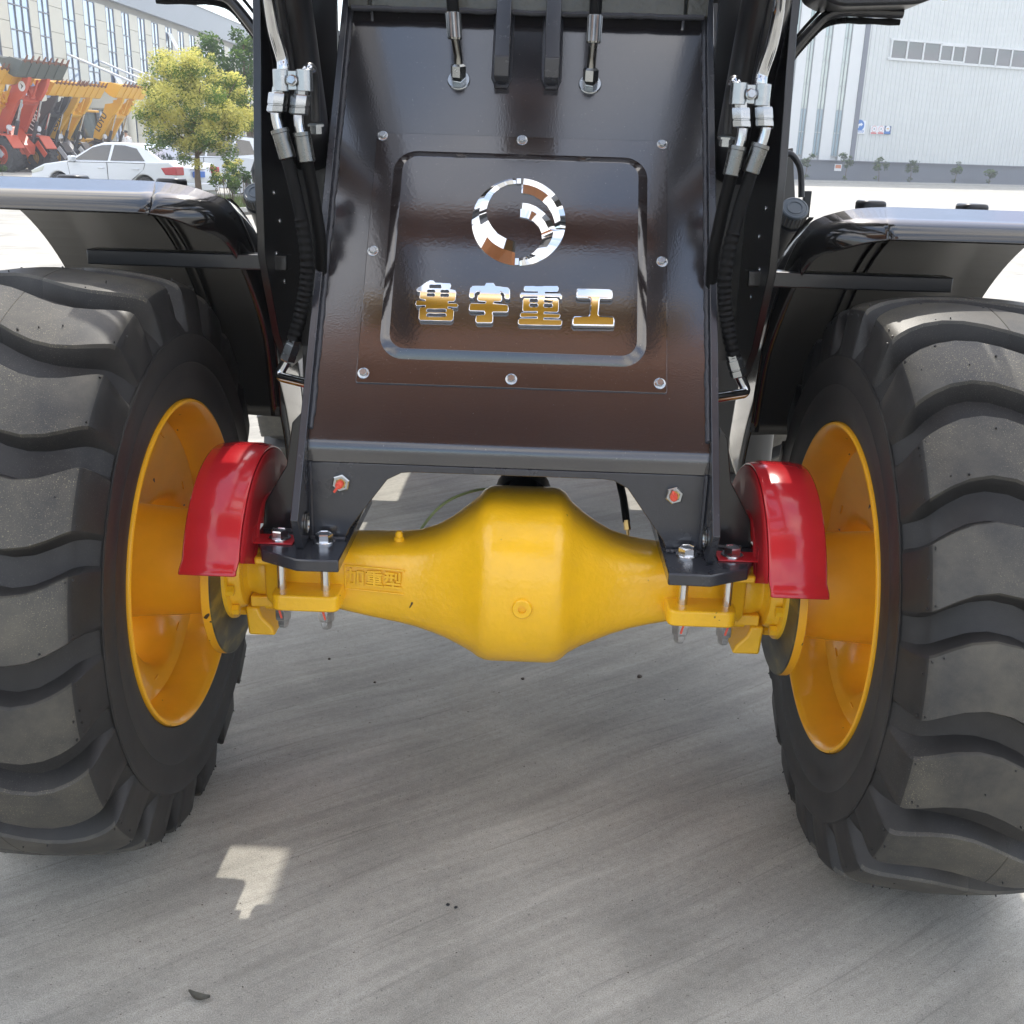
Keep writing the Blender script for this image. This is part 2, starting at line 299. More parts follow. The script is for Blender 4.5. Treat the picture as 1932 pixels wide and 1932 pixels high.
# ------------------------------------------------------------------ mesh builder
class MB:
    def __init__(s): s.v = []; s.f = []; s.mi = []; s.cur = 0
    def add(s, vs, fs):
        o = len(s.v); s.v += [tuple(p) for p in vs]
        for f in fs: s.f.append(tuple(i+o for i in f)); s.mi.append(s.cur)
        return s
    def box(s, c, d, R=None):
        c = Vector(c); h = [x/2 for x in d]; vs = []
        for z in (-1, 1):
            for y in (-1, 1):
                for x in (-1, 1):
                    p = Vector((x*h[0], y*h[1], z*h[2]))
                    if R is not None: p = R @ p
                    vs.append(c+p)
        return s.add(vs, [(0,2,3,1),(4,5,7,6),(0,1,5,4),(2,6,7,3),(0,4,6,2),(1,3,7,5)])
    def bar(s, a, b, w, h, up=(0,0,1)):           # box beam from a to b
        a, b = Vector(a), Vector(b); d = (b-a); L = d.length; z = d/L
        x = Vector(up).cross(z)
        if x.length < 1e-4: x = Vector((1,0,0))
        x.normalize(); y = z.cross(x)
        R = Matrix((x, y, z)).transposed()
        return s.box((a+b)/2, (w, h, L), R)
    def loft(s, rings, closed=True, caps=True):
        n = len(rings[0]); vs = [p for r in rings for p in r]; fs = []
        for i in range(len(rings)-1):
            for j in range(n if closed else n-1):
                k = (j+1) % n
                fs.append((i*n+j, i*n+k, (i+1)*n+k, (i+1)*n+j))
        if caps and closed:
            fs.append(tuple(range(n-1, -1, -1))); fs.append(tuple((len(rings)-1)*n+j for j in range(n)))
        return s.add(vs, fs)
    def cyl(s, a, b, r, n=16, r2=None, caps=True, phase=0.0):
        a, b = Vector(a), Vector(b); d = (b-a).normalized()
        x = d.orthogonal().normalized(); y = d.cross(x); r2 = r if r2 is None else r2
        ring = lambda c, q: [c + (x*cos(2*pi*i/n+phase) + y*sin(2*pi*i/n+phase))*q for i in range(n)]
        return s.loft([ring(a, r), ring(b, r2)], True, caps)
    def lathe(s, o, axis, prof, n=32, a0=0.0, a1=2*pi, ref=None):   # prof: (along axis, radius)
        o = Vector(o); d = Vector(axis).normalized()
        x = Vector(ref) if ref else d.orthogonal().normalized(); y = d.cross(x)
        full = abs(a1-a0-2*pi) < 1e-6; cnt = n if full else n+1
        rings = []
        for (t, r) in prof:
            rings.append([o + d*t + (x*cos(a0+(a1-a0)*i/n)+y*sin(a0+(a1-a0)*i/n))*r for i in range(cnt)])
        return s.loft(rings, full, False)
    def tube(s, path, r, n=10, caps=True):
        P = [Vector(p) for p in path]; T = []
        for i in range(len(P)):
            t = P[min(i+1, len(P)-1)] - P[max(i-1, 0)]; T.append(t.normalized())
        x = T[0].orthogonal().normalized(); rings = []
        for i, p in enumerate(P):
            x = (x - T[i]*x.dot(T[i])).normalized(); y = T[i].cross(x)
            q = r[i] if isinstance(r, (list, tuple)) else r
            rings.append([p + (x*cos(2*pi*k/n)+y*sin(2*pi*k/n))*q for k in range(n)])
        return s.loft(rings, True, caps)
    def prism(s, poly, fn, d0, d1):               # poly of 2D points, fn(u, v, d) -> 3D; flat caps
        n = len(poly)
        vs = [fn(u, v, d0) for u, v in poly] + [fn(u, v, d1) for u, v in poly]
        fs = [tuple(range(n-1, -1, -1)), tuple(range(n, 2*n))] + [(i, (i+1) % n, n+(i+1) % n, n+i) for i in range(n)]
        return s.add(vs, fs)
    def mesh(s, name, mats):
        me = bpy.data.meshes.new(name); me.from_pydata(s.v, [], s.f)
        for q in mats: me.materials.append(q)
        if len(mats) > 1: me.polygons.foreach_set('material_index', s.mi)
        bm = bmesh.new(); bm.from_mesh(me); bmesh.ops.recalc_face_normals(bm, faces=bm.faces); bm.to_mesh(me); bm.free()
        me.update(); return me
    def build(s, name, mats, parent=None, smooth=35, bevel=0.0, seg=2, weld=False):
        if not isinstance(mats, (list, tuple)): mats = [mats]
        me = s.mesh(name, mats)
        return link(name, me, parent, smooth, bevel, seg, weld)

def link(name, me, parent=None, smooth=35, bevel=0.0, seg=2, weld=False):
    if smooth:
        me.polygons.foreach_set('use_smooth', [True]*len(me.polygons)); me.set_sharp_from_angle(angle=radians(smooth))
    o = bpy.data.objects.new(name, me); COL.objects.link(o)
    if parent is not None: o.parent = parent
    if bevel:
        b = o.modifiers.new('edge', 'BEVEL'); b.width = bevel; b.segments = seg; b.limit_method = 'ANGLE'; b.angle_limit = radians(35)
        b.harden_normals = False
    return o

def tag(o, label=None, cat=None, group=None, kind=None):
    if label: o['label'] = label
    if cat: o['category'] = cat
    if group: o['group'] = group
    if kind: o['kind'] = kind
    return o
def empty(name, loc=(0,0,0), rz=0.0, parent=None):
    o = bpy.data.objects.new(name, None); COL.objects.link(o); o.location = loc; o.rotation_euler = (0,0,rz)
    o.empty_display_size = 0.1
    if parent is not None: o.parent = parent
    return o
def copy(o, parent=None, loc=None, rot=None, scale=None):
    c = o.copy(); COL.objects.link(c); c.parent = parent
    if loc is not None: c.location = loc
    if rot is not None: c.rotation_euler = rot
    if scale is not None: c.scale = scale
    return c
def smooth_path(pts, sub=8):
    P = [Vector(p) for p in pts]; out = []
    for i in range(len(P)-1):
        p0 = P[max(i-1, 0)]; p1 = P[i]; p2 = P[i+1]; p3 = P[min(i+2, len(P)-1)]
        for k in range(sub):
            t = k/sub
            out.append(0.5*((2*p1)+(p2-p0)*t+(2*p0-5*p1+4*p2-p3)*t*t+(3*p1-p0-3*p2+p3)*t*t*t))
    out.append(P[-1]); return out
def fillet(pts, r, sub=6):
    P = [Vector(p) for p in pts]; out = [P[0]]
    for i in range(1, len(P)-1):
        a = (P[i-1]-P[i]); b = (P[i+1]-P[i]); q = min(r, a.length*0.49, b.length*0.49)
        A = P[i]+a.normalized()*q; B = P[i]+b.normalized()*q
        for k in range(sub+1):
            t = k/sub; out.append(A*(1-t)**2 + P[i]*2*t*(1-t) + B*t*t)
    out.append(P[-1]); return out
def round_poly(pts, r, sub=4):
    n = len(pts); out = []
    for i in range(n):
        p = Vector((*pts[i], 0)); a = Vector((*pts[i-1], 0))-p; b = Vector((*pts[(i+1) % n], 0))-p
        q = min(r, a.length*0.48, b.length*0.48); A = p+a.normalized()*q; B = p+b.normalized()*q
        for k in range(sub+1):
            t = k/sub; w = A*(1-t)**2+p*2*t*(1-t)+B*t*t; out.append((w.x, w.y))
    return out
YZ = lambda x0: (lambda u, v, d: Vector((x0+d, u, v)))        # polygon in the side plane, thickness along X
XZ = lambda y0: (lambda u, v, d: Vector((u, y0+d, v)))        # polygon in the front plane, thickness along Y
XY = lambda z0: (lambda u, v, d: Vector((u, v, z0+d)))        # polygon in the ground plane, thickness along Z

def flat_curve_mesh(name, polys, to3d, extrude, bevel, res=2):
    """closed 2D outlines (the first may hold holes) -> solid with rounded rim, mapped to 3D by to3d(u, v, height)"""
    cu = bpy.data.curves.new(name, 'CURVE'); cu.dimensions = '2D'; cu.fill_mode = 'BOTH'
    cu.extrude = extrude; cu.bevel_depth = bevel; cu.bevel_resolution = res; cu.offset = -bevel
    for poly in polys:
        sp = cu.splines.new('POLY'); sp.points.add(len(poly)-1)
        for i, (x, y) in enumerate(poly): sp.points[i].co = (x, y, 0, 1)
        sp.use_cyclic_u = True
    ob = bpy.data.objects.new(name, cu); me = bpy.data.meshes.new_from_object(ob)
    bpy.data.objects.remove(ob)
    for q in me.vertices: q.co = to3d(q.co.x, q.co.y, q.co.z + extrude + bevel)
    me.update(); return me
def text_mesh(name, body, size, extrude, to3d, bold=False):
    cu = bpy.data.curves.new(name, 'FONT'); cu.body = body; cu.size = size; cu.extrude = extrude
    cu.align_x = 'CENTER'; cu.align_y = 'CENTER'; cu.resolution_u = 3
    if bold: cu.offset = size*0.025
    ob = bpy.data.objects.new(name, cu); me = bpy.data.meshes.new_from_object(ob); bpy.data.objects.remove(ob)
    for q in me.vertices: q.co = to3d(q.co.x, q.co.y, q.co.z + extrude)
    me.update(); return me

# ------------------------------------------------------------------ ground
def build_ground():
    mb = MB(); R = 1200.0
    mb.add([(-R,-R,0),(R,-R,0),(R,R,0),(-R,R,0)], [(0,1,2,3)])
    tag(mb.build('concrete_yard', M['concrete'], smooth=0), 'pale swept concrete yard with diagonal broom marks', 'yard', kind='structure')
build_ground()

# ================================================================== the wheel loader
L = empty('wheel_loader')
tag(L, 'big black wheel loader seen from the front with yellow axle and chrome lettering', 'wheel loader')
P0 = Vector((0, -0.021, 1.011)); PU = Vector((0, 0.566, 0.8244)); PN = Vector((0, -0.8244, 0.566))   # sloping front panel
def PT(x, t, off=0.0): return Vector((x, P0.y, P0.z)) + PU*t + PN*off
def pan_uv(u, v, off=0.0):
    p = atP(u, v, P0+PN*off, PN); return p.x, (p-P0).dot(PU)
PF = lambda x, t, off: PT(x, t, off)

def hexbolt(mb, c, n, r, h, fl=None, flh=0.002, dome=True):
    c = Vector(c); n = Vector(n).normalized()
    if fl:
        mb.lathe(c, n, [(0, fl), (flh*0.7, fl), (flh, fl*0.9), (flh, 0.0001)], 20); c = c + n*flh
    mb.lathe(c, n, [(0, r), (h*0.85, r), (h, r*0.86), (h, 0.0001)], 6)
    return mb

# --- front panel (bent sheet with an opening behind the cover plate)
mb = MB(); PO = -0.008; TH = 0.014
def slab(x0, x1, t0, t1):
    mb.loft([[PT(x0, t0, PO), PT(x1, t0, PO), PT(x1, t0, PO-TH), PT(x0, t0, PO-TH)], [PT(x0, t1, PO), PT(x1, t1, PO), PT(x1, t1, PO-TH), PT(x0, t1, PO-TH)]])
slab(-0.397, -0.285, -0.02, 0.90); slab(0.285, 0.397, -0.02, 0.90); slab(-0.285, 0.285, 0.56, 0.90); slab(-0.285, 0.285, -0.02, 0.03)
cor = PT(0, 0, PO); tt = (-0.09-cor.y)/PU.y; c0 = cor + PU*tt
outer = fillet([PT(0, -0.02, PO), c0, Vector((0, -0.09, 0.862))], 0.05, 8)
inner = fillet([PT(0, -0.02, PO-TH), Vector((0, -0.09+TH, c0.z-0.004)), Vector((0, -0.09+TH, 0.862))], 0.04, 8)
poly = [(p.y, p.z) for p in outer] + [(p.y, p.z) for p in reversed(inner)]
mb.prism(poly, YZ(0), -0.397, 0.397)
mb.build('front_panel', M['panel'], L, smooth=40)

mb = MB()
half = [(0.397, 0.8605), (0.397, 0.7015), (0.326, 0.7015), (0.318, 0.722), (0.240, 0.828), (0.212, 0.843), (0.190, 0.8455)]
poly = half + [(-x, z) for x, z in reversed(half)]
mb.prism(poly, XZ(-0.0895), 0, 0.016)
lp = mb.build('lower_front_plate', M['frame'], L, bevel=0.002)

# --- cover plate with a pressed pan
mb = MB()
def rr(hx, t0, t1, r, n=8):
    out = []
    for (cx, ct, a) in ((hx-r, t0+r, -90), (hx-r, t1-r, 0), (-hx+r, t1-r, 90), (-hx+r, t0+r, 180)):
        for k in range(n+1):
            q = radians(a+90*k/n); out.append((cx+r*cos(q), ct+r*sin(q)))
    return out
rings = []
for hx, t0, t1, r, off in ((0.3125, 0, 0.581, 0.004, PO), (0.3125, 0, 0.581, 0.004, -0.0045), (0.3117, 0.0008, 0.5802, 0.004, -0.004), (0.2705, 0.0535, 0.5375, 0.0505, -0.004), (0.270, 0.054, 0.537, 0.05, -0.0037), (0.2515, 0.0725, 0.5185, 0.034, 0.0048), (0.2505, 0.0735, 0.5175, 0.033, 0.0051)):
    rings.append([PT(x, t, off) for x, t in rr(hx, t0, t1, r)])
mb.loft(rings, True, False); n = len(rings[0]); mb.f.append(tuple(len(mb.v)-n+i for i in range(n))); mb.mi.append(0)
cover = mb.build('cover_plate', M['cover'], L, smooth=11)
# bolts of the cover plate
bm_ = MB(); hexbolt(bm_, (0,0,0), (0,0,1), 0.0078, 0.0062, 0.0118, 0.0022); bolt_me = bm_.mesh('bolt', [M['zinc']])
bolt_me.polygons.foreach_set('use_smooth', [True]*len(bolt_me.polygons)); bolt_me.set_sharp_from_angle(angle=radians(35))
qn = PN.to_track_quat('Z', 'Y')
for x, t in ((-0.300, 0.572), (0.001, 0.572), (0.302, 0.572), (-0.300, 0.295), (0.302, 0.292), (-0.298, 0.020), (0.0, 0.018), (0.298, 0.020)):
    o = bpy.data.objects.new('bolt', bolt_me); COL.objects.link(o); o.parent = cover
    o.location = PT(x, t, -0.004); o.rotation_mode = 'QUATERNION'; o.rotation_quaternion = qn
# chrome emblem and four characters
def zoomed(ox, oy, k):        # crop offset (source px) and source px per crop px -> panel coordinates
    return lambda pts: [pan_uv((ox+a*k)*0.754688, (oy+b*k)*0.754688, 0.009) for a, b in pts]
FL = 0.0050
pan3d = lambda x, t, h: PT(x, t, FL+h)
M['badge'] = mat('bright_badge_chrome', (0.78, 0.78, 0.78), 0.03, metal=1.0)
def chrome(name, polys, ext, bev, res=2, parent=cover, sm=30):
    me = flat_curve_mesh(name, polys, pan3d, ext, bev, res); me.materials.append(M['badge'])
    return link(name, me, parent, sm)
def circ(cx, cy, r, a0, a1, n):
    return [(cx+r*cos(radians(a0+(a1-a0)*i/n)), cy-r*sin(radians(a0+(a1-a0)*i/n))) for i in range(n+1)]
ze = zoomed(1180, 420, 260/1932)
def ell(cx, cy, rx, ry, a0, a1, n): return [(cx+rx*cos(radians(a0+(a1-a0)*i/n)), cy-ry*sin(radians(a0+(a1-a0)*i/n))) for i in range(n+1)]
def resample(pts, n):
    P = [Vector(p) for p in pts]; L_ = [0.0]
    for a, b in zip(P, P[1:]): L_.append(L_[-1]+(b-a).length)
    out = []; k = 0
    for i in range(n):
        d = L_[-1]*i/(n-1)
        while k < len(P)-2 and L_[k+1] < d: k += 1
        t = (d-L_[k])/max(1e-9, L_[k+1]-L_[k]); out.append(P[k].lerp(P[k+1], min(1, t)))
    return out
def ridged(name, outer, inner, n=44, top=0.0088, base=0.0030, sharp_end=0.0):
    """faceted chrome band: two slopes that meet in a ridge half way between the outlines"""
    o_ = resample(ze(outer), n); i_ = resample(ze(inner), n); mb = MB(); rows = []
    mid = [a.lerp(b, 0.5) for a, b in zip(o_, i_)]; wd = [(a-b).length for a, b in zip(o_, i_)]
    for edge, h in ((o_, 0.0), (o_, base), (mid, None), (i_, base), (i_, 0.0)):
        rows.append([pan3d(p.x, p.y, h if h is not None else base+min(top-base, w*0.36)) for p, w in zip(edge, wd)])
    for e in (0, -1):                              # the cut ends slope away from the ridge
        q = rows[2][e]; r2 = rows[2][1 if e == 0 else -2]; rows[2][e] = q.lerp((rows[1][e]+rows[3][e])/2, 0.55)
    mb.loft(rows, False, False)
    for e in (0, -1): mb.add([r[e] for r in rows], [(0, 1, 2, 3, 4)])
    return mb.build(name, M['badge'], cover, smooth=9)
in_l = [(820, 285), (660, 305), (520, 370), (390, 480), (300, 640), (262, 800), (290, 950), (370, 1090), (480, 1220), (640, 1310), (805, 1365)]
ridged('emblem', ell(868, 997, 872, 812, 94, 265, 60), in_l)
gap = [(918, 460), (1030, 475), (1150, 515), (1290, 600), (1400, 700), (1490, 850), (1535, 990), (1548, 1115)]
arm = [(903, 640), (1050, 655), (1200, 715), (1340, 820), (1450, 940), (1520, 1060), (1552, 1125)]
ridged('emblem_arc', ell(868, 997, 872, 812, 86, -8, 50), gap)
ridged('emblem_arm', arm + ell(868, 997, 872, 812, -10, -89, 40), [(895, 905), (1030, 930), (1150, 990), (1240, 1080), (1290, 1190), (1300, 1330), (1250, 1450), (1150, 1560), (1010, 1645), (880, 1672)], 60)
for q in ([(830, 195), (912, 192), (910, 290), (828, 290)], [(800, 1678), (870, 1676), (866, 1803), (794, 1803)]):
    chrome('emblem_link', [ze(q)], 0.0018, 0.0006, 1)
za = zoomed(1020, 680, 280/1932); zb = zoomed(1280, 680, 280/1932)
lu_o = [(330,192),(380,160),(440,168),(478,205),(728,212),(748,245),(738,300),(722,318),(815,330),(838,365),(822,505),(790,532),(700,532),(700,556),(840,560),(874,590),(862,625),(830,635),(695,625),(695,648),(765,652),(796,690),(788,835),(750,868),(215,855),(188,825),(195,655),(220,628),(300,622),(300,600),(150,606),(130,570),(152,508),(300,516),(300,498),(215,488),(200,465),(216,368),(160,356),(150,312),(240,250)]
def lo(a, b, c, d): return [(a+14, b), (c-14, b), (c, b+14), (c, d-14), (c-14, d), (a+14, d), (a, d-14), (a, b+14)]
lu_h = [lo(372,240,578,300), lo(335,328,472,374), lo(330,392,466,440), lo(566,332,712,378), lo(564,398,710,446), lo(325,662,660,712), lo(325,742,660,790)]
yu_o = [(1315,255),(1345,207),(1480,207),(1512,262),(1725,285),(1764,320),(1764,470),(1735,496),(1678,490),(1660,465),(1664,420),(1640,385),(1606,372),(1606,398),(1628,430),(1626,505),(1600,536),(1492,536),(1478,560),(1712,582),(1740,612),(1736,696),(1710,720),(1468,716),(1462,738),(1476,770),(1470,880),(1440,906),(1192,906),(1160,872),(1166,790),(1196,760),(1310,756),(1322,730),(1310,704),(1072,698),(1046,672),(1060,572),(1090,552),(1328,560),(1340,536),(1218,530),(1190,500),(1196,430),(1236,396),(1236,362),(1190,364),(1152,400),(1150,460),(1120,480),(1066,470),(1050,440),(1066,300),(1110,258)]
zh_o = [(222,262),(790,262),(806,290),(800,340),(778,366),(572,366),(566,392),(832,394),(862,424),(862,490),(834,496),(812,458),(572,450),(566,474),(786,478),(810,505),(804,690),(775,722),(560,716),(556,738),(820,742),(836,765),(826,806),(800,822),(556,818),(552,838),(842,842),(866,868),(860,925),(835,948),(132,936),(100,905),(106,845),(135,816),(430,818),(430,800),(160,806),(134,780),(142,735),(165,716),(430,724),(430,706),(200,708),(178,682),(186,490),(210,466),(440,468),(440,446),(200,444),(172,470),(140,462),(134,405),(160,376),(444,380),(446,360),(225,356),(202,330),(204,285)]
zh_h = [lo(305,486,444,540), lo(305,570,444,622), lo(556,490,700,544), lo(550,574,694,628)]
go_o = [(1126,310),(1700,320),(1745,352),(1742,486),(1710,504),(1526,496),(1516,530),(1500,762),(1520,786),(1742,798),(1776,840),(1766,955),(1735,970),(1062,960),(1026,925),(1030,832),(1066,786),(1306,782),(1328,756),(1346,512),(1330,490),(1130,486),(1096,455),(1100,342)]
chrome('letter', [za(lu_o)] + [za(h) for h in lu_h], 0.0040, 0.0008, 1)
chrome('letter', [za(yu_o)], 0.0034, 0.0017, 2)
chrome('letter', [zb(zh_o)] + [zb(h) for h in zh_h], 0.0038, 0.0011, 1)
chrome('letter', [zb(go_o)], 0.0032, 0.0034, 2)

# --- side plates, weld seams, crossmember, lugs
for s in (-1, 1):
    mb = MB(); f = lambda z, o=0.010: P0.y + 0.6866*(z-P0.z) - o*1.21
    poly = [(f(0.772), 0.772), (-0.158, 0.7015), (0.17, 0.7015), (0.34, 1.0), (0.55, 1.5), (0.68, 1.86), (f(1.86), 1.86)]
    x0 = 0.398 if s > 0 else -0.413
    mb.prism(poly, YZ(x0), 0, 0.015)
    sp = mb.build('side_plate', M['frame'], L, bevel=0.0015)
    mb = MB(); path = []
    for k in range(90):
        t = -0.10 + k*0.0112
        path.append(PT(s*(0.3945+random.uniform(-.0008,.0008)), t, PO+0.003+random.uniform(-.0008,.0008)))
    mb.tube(path, [0.0058+random.uniform(-.0012,.0012) for _ in path], 8)
    mb.build('weld_seam', M['weld'], sp)
    mb = MB(); mb.tube([(s*0.3945, -0.0915, 0.70+0.0033*k) for k in range(50)], 0.0042, 6); mb.build('weld_seam', M['weld'], sp)
    mb = MB()                                     # dark round eye in the lower gusset
    mb.lathe((s*0.3965, -0.125, 0.742), (-s, 0, 0), [(0.0, 0.024), (0.0015, 0.024), (0.0015, 0.019), (-0.001, 0.0185), (-0.001, 0.0001)], 24)
    mb.build('eye', M['steel'], sp)
mb = MB()
for a, b in ((-0.3975, -0.352), (-0.347, 0.347), (0.352, 0.3975)): mb.box(((a+b)/2, 0.53, 1.86), (b-a, 0.13, 0.222))
mb.build('crossmember', M['khaki'], L, bevel=0.003)
mb = MB(); mb.tube([(-0.39+0.02*k, 0.466+random.uniform(-.001,.001), 1.748+random.uniform(-.001,.001)) for k in range(40)], 0.006, 8); mb.build('crossmember_weld', M['weld'], L)
for xc in (-0.050, 0.059):
    mb = MB()
    poly = [(0.712, PO), (0.712, 0.022), (0.742, 0.048), (1.25, 0.048), (1.25, PO)]
    mb.prism(poly, lambda t, o, d: PT(xc+d, t, o), -0.0165, 0.0165)
    lug = mb.build('lug', M['frame'], L, bevel=0.002)
    mb = MB()
    path = [PT(xc-0.018, t, PO+0.002) for t in (0.90, 0.84, 0.78, 0.73)] + [PT(xc-0.010, 0.708, PO+0.002), PT(xc+0.010, 0.708, PO+0.002)] + [PT(xc+0.018, t, PO+0.002) for t in (0.73, 0.78, 0.84, 0.90)]
    mb.tube(path, 0.005, 6); mb.build('weld_seam', M['weld'], lug)

# --- bucket-cylinder hose unions on the panel
for s in (-1, 1):
    x, t = s*0.144, 0.721
    mb = MB(); mb.lathe(PT(x, t, PO), PN, [(0, 0.0250), (0.002, 0.0250), (0.0035, 0.0235), (0.0035, 0.001)], 28)
    un = mb.build('hose_union', M['zinc'], L)
    mb = MB(); mb.lathe(PT(x, t, PO+0.0035), PN, [(0, 0.0165), (0.009, 0.0165), (0.010, 0.015), (0.010, 0.001)], 6); mb.build('hex_nut', M['zinc'], un)
    d2 = (PN*0.75 + PU*0.66).normalized()
    mb = MB(); mb.lathe(PT(x, t, PO+0.0135), d2, [(0, 0.0172), (0.022, 0.0172), (0.024, 0.0145), (0.026, 0.012), (0.026, 0.001)], 6); mb.build('hex_nut', M['zinc'], un)
    a = PT(x, t, PO+0.0135)
    e = atY(858, 71, 0.352) if s < 0 else atY(1120, 78, 0.352)
    e2 = atY(855, 23, 0.362) if s < 0 else atY(1123, 28, 0.362); up = (e2-e).normalized(); LF = (e2-e).length
    path = fillet([a+d2*0.02, a+d2*0.040, e+up*0.004], 0.03, 8)
    mb = MB(); mb.tube(path, 0.0095, 14); mb.build('elbow_pipe', M['steel'], un)
    mb = MB(); n_ = 28
    ring = lambda c, r: [c + (Vector((1,0,0))*cos(2*pi*i/n_) + Vector((0,1,0))*sin(2*pi*i/n_))*(r*(1.0 if i % 2 else 0.93)) for i in range(n_)]
    mb.loft([ring(e-up*0.004, 0.0142), ring(e, 0.0162), ring(e+up*(LF-0.002), 0.0166), ring(e+up*LF, 0.0145)]); mb.build('ferrule', M['steel'], un, smooth=0)
    mb = MB(); mb.tube([e+up*(LF-0.004), e+up*0.2, e+up*0.45], 0.0132, 14); mb.build('hose', M['hose'], un)

# --- grease nipples with red caps on the lower plate
for x, sg in ((-0.332, -1), (0.333, 1)):
    mb = MB(); mb.lathe((x, -0.0895, 0.820), (0,-1,0), [(0, 0.0185), (0.009, 0.0185), (0.011, 0.016), (0.011, 0.011), (0.006, 0.011), (0.006, 0.001)], 6, ref=(0.2,0,1))
    nu = mb.build('grease_nipple', M['zinc'], L)
    mb = MB(); mb.lathe((x, -0.096, 0.820), (0,-1,0), [(0, 0.0098), (0.004, 0.0098), (0.004, 0.0072)], 16); mb.build('brass_ring', M['brass'], nu)
    mb = MB(); c = Vector((x-0.001, -0.098, 0.8195)); mb.lathe(c, (-0.1,-1,-0.1), [(0, 0.0078), (0.012, 0.0074), (0.0145, 0.005), (0.0145, 0.0001)], 14)
    mb.tube([c+Vector((0,-0.012,0)), c+Vector((-0.006,-0.015,-0.008)), c+Vector((-0.010,-0.014,-0.014))] if sg < 0 else [c+Vector((0,-0.012,0)), c+Vector((-0.003,-0.015,0.008)), c+Vector((-0.004,-0.012,0.013))], 0.0028, 6)
    mb.build('red_cap', M['redcap'], nu)

# --- base plates bolted to the axle
def big_bolt(parent, x, y, z):
    mb = MB(); mb.lathe((x, y, z), (0,0,1), [(0, 0.0225), (0.003, 0.0225), (0.0045, 0.021), (0.0045, 0.001)], 28)
    mb.lathe((x, y, z+0.0045), (0,0,1), [(0, 0.0175), (0.013, 0.0175), (0.0155, 0.0155), (0.0155, 0.0135), (0.0140, 0.013), (0.0140, 0.0001)], 6, ref=(1, 0.15*random.choice((-1,1,2)), 0))
    return mb.build('axle_bolt', M['stud'], parent)
for s in (-1, 1):
    mb = MB(); poly = [(0.318,-0.214),(0.400,-0.216),(0.478,-0.172),(0.512,-0.085),(0.512,0.21),(0.318,0.21)]
    mb.prism([(s*x, y) for x, y in poly], XY(0.675), 0, 0.025)
    bp = mb.build('base_plate', M['frame'], L, bevel=0.003)
    mb = MB(); mb.tube([(s*(0.325+0.005*k), -0.097+random.uniform(-.0015,.0015), 0.7015) for k in range(15)], 0.0048, 6); mb.tube([(s*(0.418+0.005*k), -0.060+random.uniform(-.0015,.0015), 0.7015) for k in range(14)], 0.0045, 6)
    mb.build('weld_seam', M['weld'], bp)
    for x in (0.365, 0.455):
        for y in (-0.115, 0.115): big_bolt(bp, s*x, y, 0.700 if x < 0.4 else 0.7035)
    # outer stiffening bracket that leans back from the side plate
    mb = MB(); poly = [(0.417,0.7005),(0.505,0.7005),(0.497,0.76),(0.45,0.84),(0.435,0.93),(0.417,0.95)]
    mb.prism([(s*x, z) for x, z in poly], XZ(-0.055), 0, 0.014); mb.build('stiffener', M['black'], L, bevel=0.002)

# --- axle housing
def sect(x, zt, zb, yf, p, n=40, yb=None):
    zc, h = (zt+zb)/2, (zt-zb)/2; out = []
    for i in range(n):
        a = 2*pi*i/n; c, q = cos(a), sin(a)
        out.append((x, -math.copysign(abs(c)**(2/p), c)*(yf if c > 0 else (yb or yf)), zc+math.copysign(abs(q)**(2/p), q)*h))
    return out
st = [(-0.5,0.668,0.535,0.075,3.4),(-0.492,0.673,0.53,0.082,4),(-0.345,0.669,0.523,0.084,4),(-0.29,0.671,0.511,0.088,3.8),(-0.22,0.675,0.4974,0.095,3.4),(-0.187,0.6788,0.4897,0.103,3.1),(-0.15,0.6922,0.4794,0.118,2.9),(-0.119,0.7113,0.4682,0.134,2.7),(-0.09,0.7352,0.4544,0.15,2.6),(-0.064,0.7571,0.4407,0.168,2.5),(-0.05,0.7734,0.4321,0.18,2.5),(-0.036,0.7796,0.429,0.1905,2.5),(-0.021,0.781,0.4286,0.195,2.5),(0.094,0.781,0.4286,0.195,2.5),(0.109,0.7796,0.4299,0.1905,2.5),(0.122,0.7724,0.4355,0.183,2.5),(0.137,0.7533,0.4484,0.167,2.5),(0.163,0.7313,0.463,0.147,2.6),(0.195,0.7094,0.4776,0.128,2.8),(0.225,0.6931,0.4905,0.112,3.0),(0.265,0.6807,0.505,0.098,3.3),(0.305,0.674,0.516,0.089,3.7),(0.345,0.67,0.525,0.084,4),(0.492,0.673,0.53,0.082,4),(0.5,0.668,0.535,0.075,3.4)]
mb = MB(); mb.loft([sect(*q) for q in st])
axle = mb.build('axle_housing', M['yellow'], L, smooth=60)
